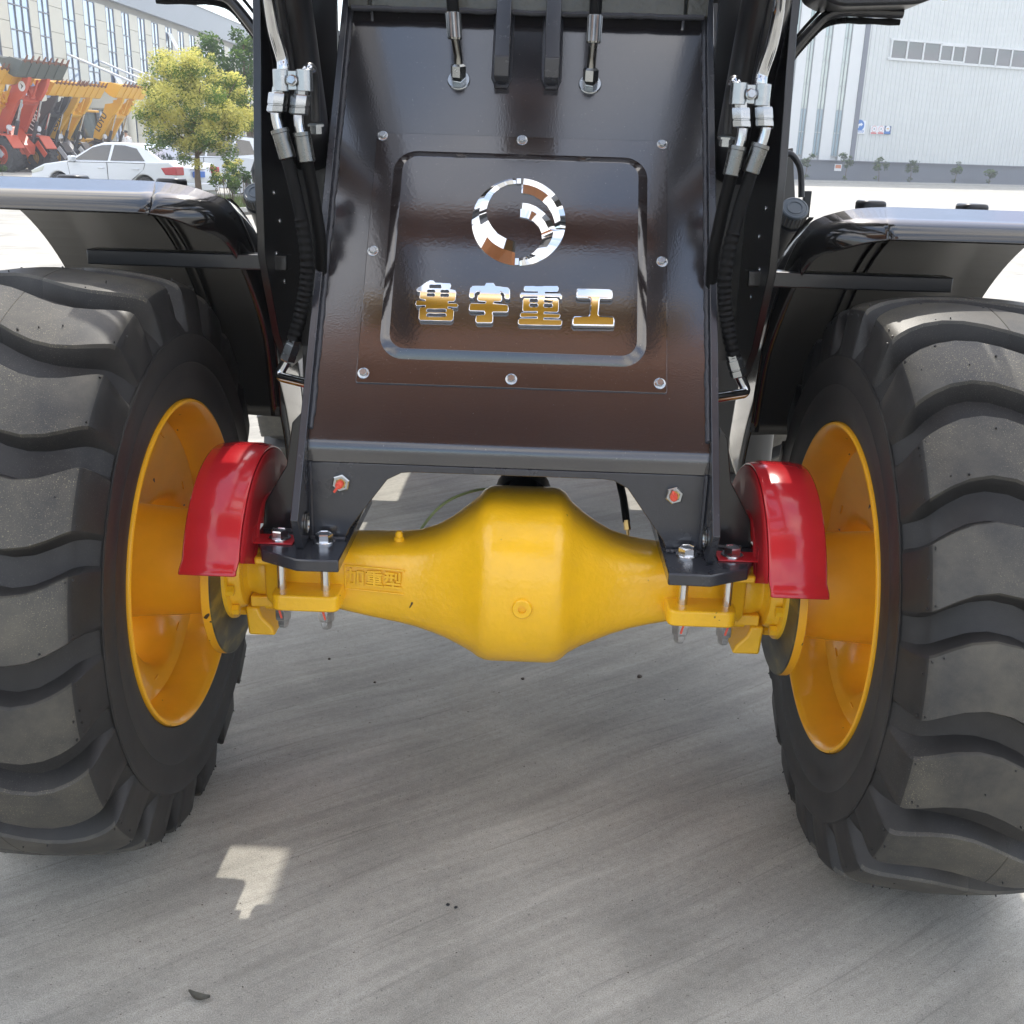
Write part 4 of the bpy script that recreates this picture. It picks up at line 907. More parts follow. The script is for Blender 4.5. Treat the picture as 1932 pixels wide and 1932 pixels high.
# --- rear half: tanks, steps, cab, filler caps
for s in (-1, 1):
    x0, x1 = (0.60, 0.84) if s > 0 else (-0.770, -0.55)
    mb = MB(); mb.prism(round_poly([(x0,1.24),(x1,1.24),(x1,2.1),(x0,2.1)], 0.07, 6), XY(0.50), 0, 0.74); tk = mb.build('side_tank', M['greytank'], L, smooth=40)
    gx = -0.715 if s < 0 else 0.742
    za_, zb_ = (0.66, 0.83) if s < 0 else (0.74, 0.935)
    mb = MB(); mb.box((gx,1.232,(za_+zb_)/2), (0.034,0.016,zb_-za_)); gg = mb.build('level_gauge', M['white'], tk, bevel=0.003)
    mb = MB(); mb.box((gx,1.222,(za_+zb_)/2-0.01), (0.015,0.006,(zb_-za_)*0.74)); mb.build('gauge_glass', M['glassy'], gg)
    mb = MB()
    for k in range(16): mb.box((gx+0.0035,1.2185,za_+0.03+k*(zb_-za_-0.06)/16), (0.006 if k % 4 else 0.010,0.001,0.0012))
    mb.build('scale_mark', M['plastic'], gg)
    for z in (za_+0.012, zb_-0.012):
        mb = MB(); hexbolt(mb, (gx,1.224,z), (0,-1,0), 0.007, 0.006, 0.009, 0.002); mb.build('bolt', M['zinc'], gg)
    if s > 0:
        mb = MB(); mb.box((0.708,1.236,0.985), (0.085,0.004,0.07)); mb.build('warning_label', M['white'], tk)
        mb = MB(); mb.box((0.708,1.2335,0.952), (0.085,0.003,0.006)); mb.build('label_stripe', M['m_yellow'], tk)
    for z in (0.63, 0.99):                       # serrated step treads
        mb = MB(); mb.box((s*0.835,1.30,z), (0.11,0.012,0.045)); mb.box((s*0.835,1.42,z), (0.11,0.012,0.045)); mb.box((s*0.787,1.36,z), (0.012,0.12,0.045))
        for k in range(7): mb.box((s*0.835,1.315+k*0.016,z+0.018), (0.10,0.004,0.02))
        for k in range(14): mb.box((s*(0.79+0.007*k),1.296,z+0.026), (0.003,0.010,0.010))
        mb.build('step', M['black'], L, bevel=0.001)
    c = atY(482, 362, 1.10) if s < 0 else atY(1500, 392, 0.85)
    ax = Vector((0.02*s, -0.72, 0.70)).normalized(); R_ = 0.036 if s < 0 else 0.037
    mb = MB(); prof = [(-0.045,R_*0.86),(-0.040,R_*0.98),(-0.004,R_*1.0),(0,R_*0.97),(0.0015,R_*0.88),(0,R_*0.80),(0.001,R_*0.62),(0.003,R_*0.58),(0.003,R_*0.50),(0.001,R_*0.46),(0.001,0.0001)]
    mb.lathe(c, ax, prof, 40); fc_ = mb.build('filler_cap', M['bluecap'], L)
    mb = MB()
    for k in range(26):
        a_ = 2*pi*k/26; xx = ax.orthogonal().normalized(); yy = ax.cross(xx); q = c + (xx*cos(a_)+yy*sin(a_))*R_*1.0; mb.bar(q-ax*0.038, q-ax*0.006, 0.004, 0.004)
    mb.build('grip_rib', M['plastic'], fc_)
    mb = MB(); mb.cyl(c-ax*0.045, c-ax*0.17, R_*0.92, 28); mb.lathe(c-ax*0.047, ax, [(0,R_*0.9),(0,R_*1.12),(-0.008,R_*1.14),(-0.012,R_*0.95)], 28); mb.build('filler_neck', M['plastic'], L)
    if s > 0:
        rail = [atY(1478,298,0.9), atY(1490,290,0.9), atY(1503,303,0.9), atY(1511,325,0.9), atY(1512,372,0.9)]
        mb = MB(); mb.tube(smooth_path(rail, 6), 0.0085, 12); mb.build('hand_rail', M['plastic'], L)
        mb = MB(); q = atY(1521,385,0.95); mb.box(tuple(q), (0.020,0.02,0.07)); mb.build('rail_bracket', M['plastic'], L, bevel=0.002)
        for (u0, u1) in ((1486,1494),(1472,1480)):
            mb = MB(); a = atY(u0, 280, 1.6); b = atY(u1, 470, 1.6); mb.bar(a, b, 0.03, 0.03, (0,1,0)); mb.build('cab_rail', M['greytank'], L, bevel=0.003)
    else:
        mb = MB(); a = atY(489,300,1.4); b = atY(486,345,1.4); mb.tube([tuple(a), tuple((a+b)/2+Vector((-0.01,0,0))), tuple(b)], 0.014, 10); mb.build('hand_rail', M['plastic'], L)
mb = MB(); mb.box((0,0.52,0.87), (0.76,0.56,0.24)); mb.build('frame_box', M['black'], L, bevel=0.01)
# under-frame seen through the arch
mb = MB()
for s in (-1, 1):
    mb.prism([(s*0.10,0.92),(s*0.30,0.86),(s*0.30,0.80),(s*0.10,0.86)], XZ(0.70), 0, 0.02)
    mb.bar((s*0.265,0.55,0.70), (s*0.16,0.55,0.90), 0.05, 0.03, (0,1,0)); mb.bar((s*0.265,0.55,0.70), (s*0.35,0.55,0.80), 0.05, 0.03, (0,1,0))
mb.box((0,0.30,0.985), (0.78,0.5,0.02))
mb.build('hitch_frame', M['black'], L, bevel=0.002)
mb = MB(); mb.prism([(-0.36,0.93),(0.36,0.93),(0.22,0.865),(-0.22,0.865)], XZ(0.95), 0, 0.3); mb.build('articulation_block', M['black'], L, bevel=0.004)
mb = MB(); mb.lathe((0.03,0.18,0.70), (0,1,0.18), [(0,0.065),(0.06,0.065),(0.07,0.035),(0.6,0.033),(0.62,0.06),(0.7,0.06)], 20); mb.lathe((0.0,0.45,0.80), (0,1,0.05), [(0,0.05),(0.3,0.05),(0.3,0.001)], 16); mb.build('drive_shaft', M['black'], L)
mb = MB(); mb.tube(smooth_path([atY(782,1022,0.10), atY(800,990,0.11), atY(835,952,0.13), atY(880,930,0.16), atY(930,921,0.2), atY(985,922,0.24), atY(1020,930,0.3)], 8), 0.0032, 8); mb.build('brake_tube', M['wire'], L)
mb = MB(); mb.tube([atY(1168,905,0.2), atY(1176,940,0.16), atY(1182,985,0.13)], 0.0085, 10); bh = mb.build('brake_hose', M['hose'], L)
mb = MB(); mb.tube([atY(1182,982,0.13), atY(1184,1000,0.12)], 0.0075, 6); mb.tube([atY(1184,998,0.12), atY(1188,1035,0.10)], 0.0035, 8); mb.build('brass_fitting', M['brass'], bh)
# cab, bonnet and rear chassis (behind the towers)
mb = MB(); mb.box((0,2.10,1.34), (1.20,1.50,0.76)); cab = mb.build('cab', M['black'], L, bevel=0.02)
mb = MB()
for sx in (-0.36, 0.36):
    for y in (1.55, 2.74): mb.box((sx,y,2.15), (0.07,0.07,0.95))
mb.build('cab_pillars', M['black'], cab)
mb = MB(); mb.box((0,2.15,2.66), (0.80,1.70,0.12)); mb.build('cab_roof', M['black'], cab, bevel=0.03)
mb = MB(); mb.box((0,1.53,2.15), (0.70,0.01,0.93)); mb.box((0,2.76,2.15), (0.70,0.01,0.93)); mb.build('cab_glass', M['carglass'], cab)
mb = MB(); mb.box((0.56,1.62,2.05), (0.36,0.36,0.80)); mb.build('right_sun_blocker', M['plastic'], L, bevel=0.04)  # unseen box added to block stray sun patches on the right
mb = MB(); mb.box((-0.655,1.62,1.52), (0.13,0.36,0.56)); mb.build('left_sun_blocker', M['black'], L, bevel=0.02)  # added box behind the left tower, keeps a small sun patch off the ground
mb = MB(); mb.box((0,3.45,1.35), (1.0,1.25,0.75)); mb.build('bonnet', M['m_yellow'], L, bevel=0.05)
mb = MB(); mb.box((0,2.6,0.95), (0.70,2.6,0.16)); mb.box((0,2.65,0.6), (1.3,0.16,0.16)); mb.build('rear_chassis', M['black'], L, bevel=0.01)

# ================================================================== surroundings
def unit_cube(name, mt, bev=0.0):
    mb = MB(); mb.box((0,0,0), (1,1,1)); return mb.mesh(name, [mt])
def inst(name, me, parent, loc, scale=(1,1,1), rot=None):
    o = bpy.data.objects.new(name, me); COL.objects.link(o); o.parent = parent; o.location = loc; o.scale = scale
    if rot is not None: o.rotation_euler = rot
    return o

# ------------------------------------------------------------------ office building on the left (long face along Y)
def office():
    FX = -26.0; k = 1.3
    sy = lambda y: -2.1+(y+2.1)*k; sz = lambda z: max(0.0, 1.456+(z-1.456)*k)
    B = empty('office_building', (FX, sy(60), 0))
    tag(B, 'long cream office building with tall blue window strips and grey parapet', 'building')
    off = Vector((FX, sy(60), 0)); Lc = lambda x, y, z: Vector((x, y, z)) - off
    Y0, Y1 = sy(34), sy(104); ZT, ZP = sz(7.42), sz(8.66)
    mb = MB(); mb.box(Lc(FX-8.06, (Y0+Y1)/2, ZT/2), (16.0, Y1-Y0, ZT)); mb.build('wall', M['joint'], B, smooth=0)
    mb = MB(); mb.box(Lc(FX-7.9, (Y0+Y1)/2, (ZT+ZP)/2), (16.4, Y1-Y0+0.6, ZP-ZT)); pr = mb.build('parapet', M['greymetal'], B, smooth=0)
    mb = MB(); mb.box(Lc(FX-7.9, (Y0+Y1)/2, ZP+0.04), (16.5, Y1-Y0+0.7, 0.08)); mb.build('coping', M['winframe'], pr, smooth=0)
    bays = [(36.7,37.7),(38.5,39.5),(40.36,42.09),(42.83,43.86),(45.10,46.35),(47.25,48.55),(49.74,50.73),(51.65,52.62),(53.72,54.72),(55.65,56.64)]
    bays += [(57.72+1.956*i, 58.74+1.956*i) for i in range(23)]
    zr = [0.62, 1.50, 2.42, 3.25, 4.25, 5.25, 6.12, 7.12]
    pane = unit_cube('pane', M['bluepane']); panel = unit_cube('cladding_panel', M['cladding']); sash = unit_cube('open_sash', M['palesash'])
    zrows = [0, 0.75, 1.70, 2.65, 3.60, 4.55, 5.50, 6.45, 7.15]
    prev = Y0
    for i, (a, b) in enumerate(bays):
        ya, yb = sy(a), sy(b)
        for z0, z1 in zip(zrows[:-1], zrows[1:]):
            if i > 20 and z0 > 0: z0, z1 = 0.75, 7.15
            s0, s1 = sz(z0), sz(z1)
            inst('cladding_panel', panel, B, Lc(FX+0.0, (prev+ya)/2, (s0+s1)/2), (0.12, ya-prev-0.03, s1-s0-0.025))
            if i > 20 and z0 > 0: break
        prev = yb
        cols = 3 if b-a > 1.5 else 2 if i < 18 else 1
        rows = zr if i < 24 else [0.62, 3.25, 5.25, 7.12]
        mb = MB(); t = 0.05
        mb.box(Lc(FX-0.02, (ya+yb)/2, (sz(rows[0])+sz(rows[-1]))/2), (0.02, yb-ya, sz(rows[-1])-sz(rows[0])))
        for y in [ya+t/2, yb-t/2] + [ya+(yb-ya)*c/cols for c in range(1, cols)]: mb.box(Lc(FX+0.03, y, (sz(rows[0])+sz(rows[-1]))/2), (0.07, t, sz(rows[-1])-sz(rows[0])))
        for z in rows: mb.box(Lc(FX+0.035, (ya+yb)/2, sz(z)), (0.075, yb-ya, t))
        w = mb.build('window', M['winframe'], B, smooth=0)
        for z0, z1 in zip(rows[:-1], rows[1:]):
            for c in range(cols):
                p0, p1 = ya+(yb-ya)*c/cols, ya+(yb-ya)*(c+1)/cols
                inst('pane', pane, w, Lc(FX+0.005, (p0+p1)/2, (sz(z0)+sz(z1))/2), (0.02, p1-p0-0.05, sz(z1)-sz(z0)-0.05), (0, random.uniform(-.012,.012), random.uniform(-.012,.012)))
        for bi, zz, hh in ((6,3.9,0.9),(10,6.45,0.9),(13,6.4,0.9),(8,3.95,0.7),(9,0.95,0.8),(10,0.95,0.8),(3,0.9,0.8)):
            if bi == i: inst('open_sash', sash, w, Lc(FX+0.32, (ya+yb)/2+0.1, sz(zz)), (0.05, (yb-ya)*0.62, hh*k), (0, radians(-26), 0))
    # canopy over the entrance
    e0, e1 = sy(46.0), sy(53.6)
    mb = MB(); mb.box(Lc(FX+1.75, (e0+e1)/2, sz(3.55)), (3.5, e1-e0, 0.36)); cn = mb.build('canopy', M['greymetal'], B, smooth=0)
    mb = MB(); mb.box(Lc(FX+1.55, (e0+e1)/2, sz(3.05)), (3.1, e1-e0-0.3, 0.86)); mb.build('canopy_beam', M['cladding'], cn, smooth=0)
    for y in (e0+0.6, (e0+e1)/2, e1-0.6):
        mb = MB(); mb.cyl(Lc(FX+0.08, y-1.7, sz(4.75)), Lc(FX+3.2, y+0.3, sz(3.7)), 0.06, 8); mb.build('canopy_rod', M['palesash'], cn)
    for y in (e0+0.5, e1-0.5):
        mb = MB(); mb.cyl(Lc(FX+2.7, y, 0), Lc(FX+2.7, y, sz(2.75)), 0.22, 16); mb.build('canopy_column', M['cladding'], cn)
    mb = MB(); mb.box(Lc(FX+1.4, (e0+e1)/2, 0.08), (3.4, e1-e0+1.0, 0.16)); mb.build('entrance_step', M['kerb'], B, smooth=0)
office()

# ------------------------------------------------------------------ factory hall on the right
HP = Vector((23.588, 84.793, 0)); HD = Vector((0.921, 0.389, 0)).normalized(); HN = Vector((HD.y, -HD.x, 0))
def hs(u, v): p = atP(u, v, HP, HN); return (p-HP).dot(HD), p.z      # position along the wall, height
def z4(a, b): return ((1860+a*700/1932)*0.754688, (b*700/1932)*0.754688)
H3 = lambda s, d, z: Vector((HD.x*s+HN.x*d, HD.y*s+HN.y*d, z))        # local to the hall's origin
HR = Matrix((HD, -HN, Vector((0,0,1)))).transposed()                  # x along the wall, y inward
def hall():
    B = empty('factory_hall', HP); tag(B, 'pale green corrugated factory hall with a high ribbon window and slate plinth', 'building')
    zp = 1.52; ZT = 17.0; S1 = 46.0
    # corrugated sheet
    mb = MB(); pts = []; s = 0.42; p = 0.40
    while s < S1:
        pts += [(s, 0.0), (s+p*0.62, 0.0), (s+p*0.70, 0.045), (s+p*0.92, 0.045)]; s += p
    v = []; f = []
    for q, d in pts: v.append(H3(q, d, zp)); v.append(H3(q, d, ZT))
    for i in range(len(pts)-1): f.append((2*i, 2*i+2, 2*i+3, 2*i+1))
    mb.add(v, f); mb.build('corrugated_wall', M['hall'], B, smooth=0)
    mb = MB(); mb.box(H3((S1-20)/2, -6.1, ZT/2), (S1+20, 12.0, ZT), HR); mb.build('hall_body', M['hallwhite'], B, smooth=0)
    mb = MB(); mb.box(H3(0.2, 0.06, (zp+ZT)/2), (0.42, 0.24, ZT-zp), HR); mb.build('corner_trim', M['halltrim'], B, smooth=0)
    mb = MB(); mb.box(H3((S1-20)/2, 0.06, zp/2), (S1+20, 0.22, zp), HR); pl = mb.build('plinth', M['plinth'], B, smooth=0)
    mb = MB(); mb.box(H3((S1-20)/2, 0.12, zp+0.03), (S1+20, 0.40, 0.07), HR); mb.build('plinth_cap', M['halltrim'], pl, smooth=0)
    # glazed strips left of the corner
    gp = unit_cube('pane', M['palepane']); gb = unit_cube('pane', M['tealpane']); wp = unit_cube('white_panel', M['hallwhite'])
    es = [hs(*z4(590,1080))[0], hs(*z4(640,1080))[0], hs(*z4(460,1080))[0], hs(*z4(510,1080))[0], hs(*z4(350,1080))[0], hs(*z4(395,1080))[0]]
    strips = [(es[0], es[1]), (es[2], es[3]), (es[4], es[5]), (es[4]-(es[2]-es[4]), es[5]-(es[2]-es[4]))]
    zt = 15.2; prev = 0.0
    for a, b in strips:
        inst('white_panel', wp, B, H3((b+prev)/2, 0.05, (zp+16.0)/2), (prev-b-0.03, 0.14, 16.0-zp), (0, 0, atan2(HD.y, HD.x))); prev = a
        rows = [zp+0.35+(zt-zp-0.35)*i/8 for i in range(9)]
        mb = MB()
        for q in (a+0.03, (a+b)/2, b-0.03): mb.box(H3(q, 0.05, (rows[0]+zt)/2), (0.055, 0.06, zt-rows[0]), HR)
        for z in rows: mb.box(H3((a+b)/2, 0.053, z), (b-a, 0.06, 0.06), HR)
        w = mb.build('window', M['strutgrey'], B, smooth=0)
        for i in range(8):
            for h in (0, 1):
                q0, q1 = (a, (a+b)/2) if h == 0 else ((a+b)/2, b)
                inst('pane', gb if i < 2 else gp, w, H3((q0+q1)/2, 0.035, (rows[i]+rows[i+1])/2), (q1-q0-0.05, 0.02, rows[i+1]-rows[i]-0.05), (random.uniform(-.01,.01), 0, atan2(HD.y, HD.x)+random.uniform(-.01,.01)))
    # ribbon window
    xs = [hs(*z4(x, 360))[0] for x in (1007,1118,1231,1348,1435,1518,1628,1740,1845,1950,2060,2170,2280)]
    z0 = hs(*z4(1300,428))[1]; z1 = hs(*z4(1300,294))[1]
    mb = MB(); mb.box(H3((xs[0]+xs[-1])/2, 0.07, z0), (xs[-1]-xs[0]+0.4, 0.16, 0.16), HR); mb.box(H3((xs[0]+xs[-1])/2, 0.07, z1), (xs[-1]-xs[0]+0.4, 0.16, 0.14), HR)
    for x in xs: mb.box(H3(x, 0.075, (z0+z1)/2), (0.13, 0.15, z1-z0), HR)
    w = mb.build('ribbon_window', M['hallwhite'], B, smooth=0); rp = unit_cube('pane', M['greypane'])
    for a, b in zip(xs[:-1], xs[1:]): inst('pane', rp, w, H3((a+b)/2, 0.062, (z0+z1)/2), (b-a-0.11, 0.02, z1-z0-0.12), (random.uniform(-.01,.01), 0, atan2(HD.y, HD.x)+random.uniform(-.012,.012)))
    a, b = xs[3], xs[5]
    mb = MB()
    for z in (z0+0.13, z1-0.12): mb.box(H3((a+b)/2, 0.12, z), (b-a, 0.12, 0.10), HR)
    mb.build('sliding_sash', M['hallwhite'], w, smooth=0)
hall()
def on_hall(name, label, cat, z4a, z4b, group=None):
    s0, zt = hs(*z4(*z4a)); s1, zb = hs(*z4(*z4b)); c = HP + H3((s0+s1)/2, 0.10, (zt+zb)/2)
    o = empty(name, c); o.rotation_euler = (0, 0, atan2(HD.y, HD.x)); tag(o, label, cat, group)
    return o, s1-s0, zt-zb
F2 = lambda d0: (lambda u, v, d: Vector((u, -d0-d, v)))
def board(o, w, h, mt):
    mb = MB(); mb.box((0,0,0), (w,0.04,h)); return mb.build('board', mt, o, smooth=0, bevel=0.005)
def art(o, name, poly, mt, d): mb = MB(); mb.prism(poly, F2(d), 0, 0.004); return mb.build(name, mt, o, smooth=0)
C2 = lambda x, y, r, n=28: [(x+r*cos(2*pi*i/n), y+r*sin(2*pi*i/n)) for i in range(n)]
o, w, h = on_hall('mandatory_sign', 'large white sign with a blue disc and white turn arrow beside the corner trim', 'sign', (758,830), (824,925)); board(o, w, h, M['signwhite'])
art(o, 'blue_disc', C2(0, h*0.14, w*0.38), M['signblue'], 0.021)
art(o, 'turn_arrow', [(-w*0.22,-h*0.05),(-w*0.20,h*0.14),(-w*0.10,h*0.26),(w*0.06,h*0.28),(w*0.06,h*0.36),(w*0.27,h*0.21),(w*0.06,h*0.06),(w*0.06,h*0.15),(-w*0.02,h*0.13),(-w*0.07,h*0.06),(-w*0.08,-h*0.05)], M['signwhite'], 0.027)
art(o, 'blue_band', [(-w*0.38,-h*0.38),(w*0.38,-h*0.38),(w*0.38,-h*0.22),(-w*0.38,-h*0.22)], M['signblue'], 0.021)
for i in range(5): art(o, 'band_character', [(-w*0.31+i*w*0.13,-h*0.35),(-w*0.22+i*w*0.13,-h*0.35),(-w*0.22+i*w*0.13,-h*0.25),(-w*0.31+i*w*0.13,-h*0.25)], M['signwhite'], 0.026) if i % 1 == 0 else None
for nm, lab, a, b in (('prohibition_sign', 'left small white sign with a red ring and crossed figure on the hall wall', (870,868), (909,928)), ('prohibition_sign', 'middle small white sign with a red ring and two marks on the hall wall', (918,868), (956,928))):
    o, w, h = on_hall(nm, lab, 'sign', a, b, 'small signs on the hall wall'); board(o, w, h, M['signwhite'])
    art(o, 'red_ring', C2(0, h*0.14, w*0.36), M['signred'], 0.021); art(o, 'white_disc', C2(0, h*0.14, w*0.31), M['signwhite'], 0.026)
    art(o, 'symbol', [(-w*0.10,h*0.02),(0,h*0.08),(w*0.12,h*0.02),(w*0.05,h*0.14),(w*0.12,h*0.26),(0,h*0.20),(-w*0.10,h*0.26),(-w*0.05,h*0.14)], M['winframe'] , 0.031)
    art(o, 'red_band', [(-w*0.42,-h*0.44),(w*0.42,-h*0.44),(w*0.42,-h*0.26),(-w*0.42,-h*0.26)], M['signred'], 0.021)
o, w, h = on_hall('speed_sign', 'small dark blue sign with a white disc, rightmost of the small hall signs', 'sign', (964,868), (1003,928), 'small signs on the hall wall'); board(o, w, h, M['signdark'])
art(o, 'white_disc', C2(0, h*0.16, w*0.34), M['signwhite'], 0.021); art(o, 'disc_mark', [(-w*0.16,h*0.10),(w*0.16,h*0.10),(w*0.16,h*0.22),(-w*0.16,h*0.22)], M['m_yellow'], 0.026)
art(o, 'blue_band', [(-w*0.42,-h*0.44),(w*0.42,-h*0.44),(w*0.42,-h*0.14),(-w*0.42,-h*0.14)], M['signblue'], 0.021)
o, w, h = on_hall('poster', 'orange and white poster fixed to the grey plinth of the factory hall', 'poster', (616,1132), (658,1180)); o.location += HN*0.1; board(o, w, h, M['signwhite'])
art(o, 'orange_field', [(-w*0.40,-h*0.1),(w*0.40,-h*0.1),(w*0.40,h*0.40),(-w*0.40,h*0.40)], M['orange'], 0.021)
# kerb along the hall
mb = MB(); mb.box(HP+H3(13, 2.4, 0.07), (66, 0.22, 0.14), HR); tag(mb.build('kerb', M['kerb'], None, smooth=0), 'long low kerb in front of the factory hall', 'kerb', kind='structure')
mb = MB(); mb.box(HP+H3(13, 1.2, 0.03), (66, 2.2, 0.06), HR); tag(mb.build('planting_strip', M['soil'], None, smooth=0), 'bare soil strip at the foot of the hall', 'planting strip', kind='structure')

# ------------------------------------------------------------------ plants
def leaves(name, mts, parent, blobs, n, size, seed, weights=None, hollow=0.55):
    rnd = random.Random(seed); mb = MB(); tot = sum(b[3]**2 for b in blobs)
    for c in blobs:
        cx, cy, cz, r = c[:4]; m_ = int(n*r*r/tot)
        clump = rnd.uniform(-0.55, 0.55)
        for _ in range(m_):
            d = Vector((rnd.gauss(0,1), rnd.gauss(0,1), rnd.gauss(0,1))).normalized(); q = r*(hollow+(1.08-hollow)*rnd.random()**0.6)
            p = Vector((cx,cy,cz))+Vector((d.x*q, d.y*q, d.z*q*(c[4] if len(c) > 4 else 0.85)))
            a = Vector((rnd.gauss(0,1), rnd.gauss(0,1), rnd.gauss(0,.6))).normalized(); b = a.orthogonal().normalized()
            b = (b*cos(rnd.random()*6)+a.cross(b)*sin(rnd.random()*6)); s = size*rnd.uniform(0.6, 1.35)
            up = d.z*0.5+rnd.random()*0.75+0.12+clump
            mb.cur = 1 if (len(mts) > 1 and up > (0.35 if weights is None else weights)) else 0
            mb.add([p-a*s, p+b*s*0.42, p+a*s, p-b*s*0.42], [(0,1,2,3)])
    me = bpy.data.meshes.new(name); me.from_pydata(mb.v, [], mb.f)
    for q in mts: me.materials.append(q)
    me.polygons.foreach_set('material_index', mb.mi); me.update()
    o = bpy.data.objects.new(name, me); COL.objects.link(o); o.parent = parent; return o
def trunk(parent, pts, r0, r1, branches=()):
    mb = MB(); P = smooth_path(pts, 5); mb.tube(P, [r0+(r1-r0)*i/(len(P)-1) for i in range(len(P))], 9)
    for b in branches:
        Q = smooth_path(b[0], 4); mb.tube(Q, [b[1]*(1-0.75*i/(len(Q)-1)) for i in range(len(Q))], 6)
    return mb.build('trunk', M['bark'], parent)
def flowering_tree():
    base = atY(378, 392, 22.4); base.z = 0.0
    T = empty('flowering_tree', base); tag(T, 'small round tree with yellow green blossom behind the white sedan', 'tree')
    rnd = random.Random(5); br = []
    for k in range(11):
        a = k*2.4; l = rnd.uniform(0.7, 1.15); z = rnd.uniform(1.15, 2.0)
        br.append(([(0,0,z), (cos(a)*l*0.5, sin(a)*l*0.5, z+0.30), (cos(a)*l, sin(a)*l, z+rnd.uniform(0.5,1.1))], 0.028))
    trunk(T, [(0.02,0,0), (-0.02,0.0,0.7), (0.0,0.02,1.3), (-0.03,0,2.4)], 0.085, 0.03, br)
    bl = []
    for k in range(90):
        while True:
            x, y, z = rnd.uniform(-1,1), rnd.uniform(-1,1), rnd.uniform(-1,1)
            if 0.25 < x*x+y*y+z*z < 1.0: break
        bl.append((x*1.18+0.0, y*1.18, 2.22+z*0.98-0.10*x, rnd.uniform(0.17, 0.34)))
    bl += [(-0.95,0,1.35,0.2), (0.75,-0.2,1.28,0.25), (-0.2,-0.3,1.12,0.18), (0.05,-0.2,1.0,0.14), (1.25,0,1.9,0.22), (-0.55,0.1,3.15,0.16), (0.1,0,3.28,0.14), (0.45,0,3.18,0.12)]
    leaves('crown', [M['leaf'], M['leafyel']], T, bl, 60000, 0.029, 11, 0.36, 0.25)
flowering_tree()
def loose_tree(u, v, y, H, W, label, seed, dark=True):
    base = atY(u, v, y); base.z = 0; T = empty('tree', base); tag(T, label, 'tree')
    rnd = random.Random(seed); br = []; bl = []
    for k in range(9):
        a = rnd.random()*6.3; l = W*rnd.uniform(0.4, 1.0); z = H*rnd.uniform(0.3, 0.6); e = (cos(a)*l, sin(a)*l, z+H*rnd.uniform(0.1,0.4))
        br.append(([(0,0,z), (e[0]*0.5,e[1]*0.5,(z+e[2])/2+0.1), e], 0.03)); bl.append((*e, W*0.35))
    for k in range(34): bl.append((rnd.uniform(-W,W)*0.9, rnd.uniform(-W,W)*0.9, H*rnd.uniform(0.45,1.0), W*rnd.uniform(0.16,0.32)))
    trunk(T, [(0,0,0), (0.05,0,H*0.3), (-0.03,0.05,H*0.6), (0,0,H*0.95)], 0.10, 0.02, br)
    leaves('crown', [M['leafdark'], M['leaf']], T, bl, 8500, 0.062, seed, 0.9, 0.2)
loose_tree(474, 390, 30.0, 4.3, 1.15, 'loose dark green tree behind the round blossoming tree', 21)
loose_tree(508, 390, 33.0, 4.0, 1.2, 'slender green tree half hidden by the black tower plate', 23)
def shrub(u, v, y, h, w, label, seed, mts, group=None, n=900, size=0.035):
    base = atY(u, v, y); base.z = 0; T = empty('shrub', base); tag(T, label, 'shrub', group); rnd = random.Random(seed)
    br = [([(0,0,0.05), (rnd.uniform(-w,w)*0.5, rnd.uniform(-w,w)*0.4, h*0.5), (rnd.uniform(-w,w)*0.9, rnd.uniform(-w,w)*0.6, h*0.85)], 0.010) for _ in range(5)]
    trunk(T, [(0,0,0), (0.01,0,h*0.3), (-0.01,0,h*0.7)], 0.016, 0.006, br)
    bl = [(rnd.uniform(-w,w)*0.8, rnd.uniform(-w,w)*0.6, h*rnd.uniform(0.5,0.98), w*rnd.uniform(0.22,0.42)) for _ in range(12)]
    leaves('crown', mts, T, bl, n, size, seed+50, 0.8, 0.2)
shrub(425, 400, 22.6, 0.95, 0.34, 'low yellow green shrub beside the blossoming tree trunk', 31, [M['leaf'], M['leafyel']])
shrub(462, 400, 22.9, 1.05, 0.38, 'fresh green shrub on the kerbed island next to the filler cap', 33, [M['leafdark'], M['leaf']])
shrub(440, 398, 23.6, 1.1, 0.3, 'yellow tipped shrub at the back of the kerbed island', 34, [M['leaf'], M['leafyel']])
shrub(2, 372, 28.0, 1.0, 0.25, 'small green bush at the left edge in front of the yellow loader', 36, [M['leafdark'], M['leaf']])
for i, (a, b, hgt, lab) in enumerate(((425,1180,1.9,'sapling by the hall partly hidden by the grey hand rail'),(700,1225,2.0,'sapling directly below the hall corner trim beside the poster'),(928,1250,1.75,'bushy round sapling below the small hall signs'),(1150,1252,1.65,'leaning sapling with a split crown in front of the plinth'),(1462,1256,1.75,'slim sapling with a round dark crown in front of the plinth'),(1700,1252,1.2,'short wide sapling, last one along the hall plinth'))):
    u, v = z4(a, b); p = atP(u, 330, HP+HN*1.6, HN); p.z = 0.05
    T = empty('sapling', p); tag(T, lab, 'sapling', 'saplings along the factory hall'); rnd = random.Random(60+i)
    trunk(T, [(rnd.uniform(-.1,.1),0,0), (0.02,0,hgt*0.4), (rnd.uniform(-.2,.2),0,hgt*0.8)], 0.035, 0.012)
    leaves('crown', [M['leafdark'], M['leaf']], T, [(rnd.uniform(-.42,.42), rnd.uniform(-.3,.3), hgt*rnd.uniform(0.55,1.0), rnd.uniform(0.16,0.30)) for _ in range(9)]+[(rnd.uniform(-.2,.2),0,0.3,0.2)], 520, 0.085, 70+i, 0.8, 0.2)
